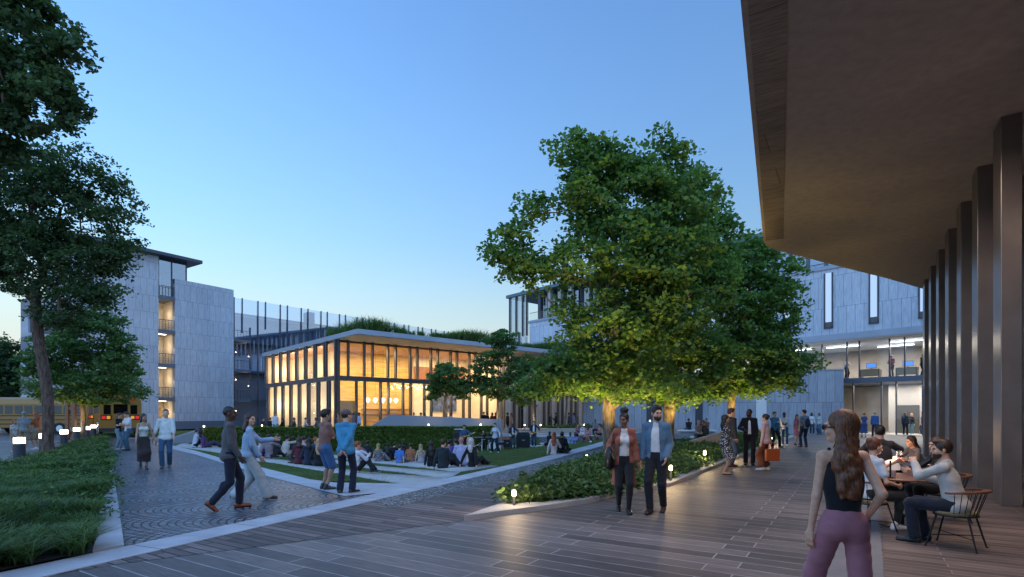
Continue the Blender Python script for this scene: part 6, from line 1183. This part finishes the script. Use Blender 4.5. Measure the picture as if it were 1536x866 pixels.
q = mu(743,679,205,'relax','lead singer in a white shirt and dark dungarees, legs apart', sex='f', hair=('short','b'), H=1.84, top=('shirt',(.55,.56,.62),N_(loose=.02)), bot=('trousers',(.012,.018,.035),N_(hem=.09,waist=.22)), shoe=(.6,.6,.55), fl=(-.22,.02,0,-15,0), fr=(.22,-.02,0,15,0), hr=(.12,.24,1.30), hl=(-.34,.12,.95))
mu(725,38.3,182,'chair','drummer in black seated behind the drum kit', hair=('short','k'), top=('tee',BK), bot=('trousers',BK), hl=(-.22,.40,.82), hr=(.22,.40,.82))
q = mu(769,38.0,170,'relax','guitarist in a navy jacket playing a cream bass guitar', skin='d', hair=('short','k'), top=[('tee',(.66,.66,.7)),('jacket',(.015,.018,.035),N_(open=.06))], bot=('trousers',(.03,.06,.10)), shoe=BK, **GT); guitar(*q, 170, (.55,.42,.28), 'cream bass guitar with its neck raised to the right', 26, .8)
q = mu(801,38.4,180,'relax','guitarist in a navy jacket and white shirt playing an orange guitar', hair=('short','b'), top=[('tee',(.7,.7,.74)),('jacket',(.015,.02,.04),N_(open=.065))], bot=('trousers',(.025,.05,.09)), shoe=(.5,.5,.5), H=1.84, **GT); guitar(*q, 180, (.50,.18,.03), 'orange electric guitar of the rightmost guitarist', 8)
M_amp = pmat('amp_black_cloth', (.018,.02,.024), .8, bump=.3, scale=200)
def amp(px, py, w, h, dp, label, col=(.03,.032,.036), head_=True):
    x, y = X(px, py), py; z = gz(x, y); r = empty('amplifier', (x,y,z), .1, label, 'amplifier', 'amplifiers on the lawn'); cm = pmat('amp_case_%.2f' % col[0], col, .6); part('case', cm, r, (-w/2,0,.03,w/2,dp,h), bevel=.015); part('grille', M_amp, r, (-w/2+.05,-.008,.08,w/2-.05,-.001,h-.08)); part('foot', M_blk, r, *[(s*w*.4-.03,.03+t*(dp-.12),0,s*w*.4+.03,.09+t*(dp-.12),.03) for s in (-1,1) for t in (0,1)])
    if head_: hd2 = part('amp_head', cm, r, (-w*.45,.02,h+.002,w*.45,dp-.05,h+.26), bevel=.01); part('control_panel', M_white, hd2, (-w*.42,.012,h+.16,w*.42,.019,h+.21))
    part('badge', M_white, r, (-.09,-.014,h*.55,.09,-.009,h*.55+.03)); return r
amp(689,37.0,.85,1.25,.4,'tall black amplifier stack behind the red guitar'); amp(761,38.7,.66,.72,.35,'small orange amplifier beside the cream bass',(.50,.10,.02),False); amp(785,39.0,.95,.95,.4,'wide black speaker cabinet between the two jacketed guitarists',(.02,.022,.026),True)
x, y = X(729,37.2), 37.2; z = gz(x, y); dk = empty('drum_kit', (x,y,z), 0, 'drum kit with chrome stands and cymbals in front of the drummer', 'drum kit'); M_chr = pmat('chrome_tube', (.7,.7,.72), .2, 1); M_dr = pmat('dark_drum_shell', (.03,.035,.06), .25, .2, coat=.4); M_skin = pmat('drum_skin', (.7,.7,.68), .5); M_brass = pmat('cymbal_brass', (.75,.52,.20), .3, .9)
mb = MB(); mb.tube([(.45,-.2,.32),(.45,.2,.32)], .30, 24); b = mb.build('bass_drum', M_dr, dk, True); mb = MB(); mb.tube([(.45,-.208,.32),(.45,-.2005,.32)], .27, 24); mb.build('drum_head', M_skin, b)
for cx, cy, cz, rr_ in ((.25,.1,.80,.16),(.62,.1,.82,.17),(-.2,.25,.62,.18),(1.0,.2,.45,.22)):
    mb = MB(); mb.lathe([(rr_,-.10),(rr_,.10)], (cx,cy,cz), 20); t = mb.build('drum', M_dr, dk, True); mb = MB(); mb.lathe([(rr_*.97,.101),(rr_*.97,.106)], (cx,cy,cz), 20); mb.build('drum_head', M_skin, t); mb = MB(); [mb.tube([(cx+rr_*.7*math.cos(a),cy+rr_*.7*math.sin(a),cz-.1),(cx+rr_*1.0*math.cos(a),cy+rr_*1.0*math.sin(a),.0)], .012, 5) for a in (0,2.1,4.2)]; mb.build('stand', M_chr, t)
for cx, cy, cz in ((-.3,.0,1.05),(1.0,.0,1.15),(.1,.4,1.2)):
    mb = MB(); mb.lathe([(.22,-.01),(.10,.012),(.03,.03),(.01,.03)], (cx,cy,cz), 22); c_ = mb.build('cymbal', M_brass, dk, True); mb = MB(); mb.tube([(cx,cy,cz),(cx,cy,.25)], .011, 5); [mb.tube([(cx,cy,.35),(cx+.25*math.cos(a),cy+.25*math.sin(a),0)], .010, 5) for a in (.5,2.6,4.7)]; mb.build('stand', M_chr, c_)
x, y = X(713,36.4), 36.4; z = gz(x, y); kb = empty('keyboard', (x,y,z), .05, 'pale keyboard on a white folding stand left of the drum kit', 'keyboard'); part('case', M_blk, kb, (-.55,-.15,.84,.55,.15,.92), bevel=.01); part('keys', M_white, kb, (-.52,-.15,.921,.52,-.02,.93))
mb = MB()
for s in (-1,1): mb.tube([(s*.45,-.12,0),(s*.45,-.12,.84),(s*.45,.12,.84),(s*.45,.12,0)], .016, 6)
mb.tube([(-.45,-.12,.4),(.45,-.12,.4)], .014, 6); mb.tube([(-.45,0,.05),(.45,0,.6)], .012, 6); mb.build('stand', pmat('white_stand_metal', (.7,.7,.7), .4), kb, True)
# pavilion cafe tables
for px, d in ((399,43.2),(434,42.6),(450,42.4),(467,42.6)):
    r = empty('terrace_table', (X(px,d),d,0), 0, {399:'dark cafe table farthest left on the pavilion terrace',434:'dark cafe table right of the white coat',450:'dark cafe table between dark shirt and pale pink top',467:'dark cafe table right of the pale pink top'}[px], 'table', 'cafe tables on the pavilion terrace'); mb = MB(); mb.lathe([(.42,.72),(.42,.75)], (0,0,0), 20); mb.build('tabletop', M_blk, r); mb = MB(); mb.lathe([(.03,0),(.03,.72)], (0,0,0), 8); mb.build('pedestal', M_blk, r)
# ------------------------------------------------------------------ sky, sun, camera
sc = bpy.context.scene
w = bpy.data.worlds.new('World'); sc.world = w; w.use_nodes = True; nt = w.node_tree; bg = nt.nodes['Background']
s = nt.nodes.new('ShaderNodeTexSky'); s.sky_type = 'NISHITA'; s.sun_disc = False; s.sun_elevation = R_(6.9); s.sun_rotation = R_(127); s.ozone_density = 6.1; s.air_density = 2.1; s.dust_density = .4
SK_S = .64
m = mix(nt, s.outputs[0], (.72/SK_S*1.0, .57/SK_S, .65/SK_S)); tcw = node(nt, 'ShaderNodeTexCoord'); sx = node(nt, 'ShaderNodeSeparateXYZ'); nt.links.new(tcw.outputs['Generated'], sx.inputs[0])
mr = node(nt, 'ShaderNodeMapRange', interpolation_type='SMOOTHSTEP'); mr.inputs['From Min'].default_value = -.45; mr.inputs['From Max'].default_value = .20; mr.inputs['To Min'].default_value = 1; mr.inputs['To Max'].default_value = 0; nt.links.new(sx.outputs[1], mr.inputs[0])  # mask for brighter blue added to the sky behind the camera, lights the facades
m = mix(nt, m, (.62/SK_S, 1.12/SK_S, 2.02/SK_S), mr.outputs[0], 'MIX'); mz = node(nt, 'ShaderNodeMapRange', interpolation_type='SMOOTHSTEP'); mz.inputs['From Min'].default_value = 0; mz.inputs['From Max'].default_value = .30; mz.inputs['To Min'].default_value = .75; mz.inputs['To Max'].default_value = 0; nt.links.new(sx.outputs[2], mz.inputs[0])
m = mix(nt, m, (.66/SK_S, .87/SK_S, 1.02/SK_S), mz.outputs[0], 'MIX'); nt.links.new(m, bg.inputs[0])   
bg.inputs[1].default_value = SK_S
l = bpy.data.lights.new('sun', 'SUN'); l.energy = .05; l.angle = R_(12); l.color = (1,.86,.74); o = bpy.data.objects.new('sun', l); C.objects.link(o); o.rotation_euler = Vector((.798, .602, -.3)).to_track_quat('-Z', 'Y').to_euler()
cam = bpy.data.objects.new('camera', bpy.data.cameras.new('camera')); C.objects.link(cam); sc.camera = cam
cam.location = (0, 0, EYE); cam.rotation_euler = (R_(90), 0, 0); cam.data.sensor_width = 36; cam.data.lens = 36*F/1536; cam.data.shift_y = (HY-433)/1536; cam.data.clip_end = 2000; cam.data.clip_start = .05
sc.view_settings.view_transform = 'Standard'; sc.view_settings.look = 'None'; sc.view_settings.gamma = 1; sc.view_settings.exposure = 0; sc.view_settings.use_curve_mapping = False
sc.render.engine = 'CYCLES'; sc.cycles.use_denoising = True; sc.cycles.max_bounces = 7; sc.cycles.transparent_max_bounces = 12; sc.cycles.sample_clamp_indirect = 4; sc.cycles.sample_clamp_direct = 30
sc.cycles.caustics_reflective = False; sc.cycles.caustics_refractive = False; sc.cycles.diffuse_bounces = 3; sc.cycles.glossy_bounces = 3
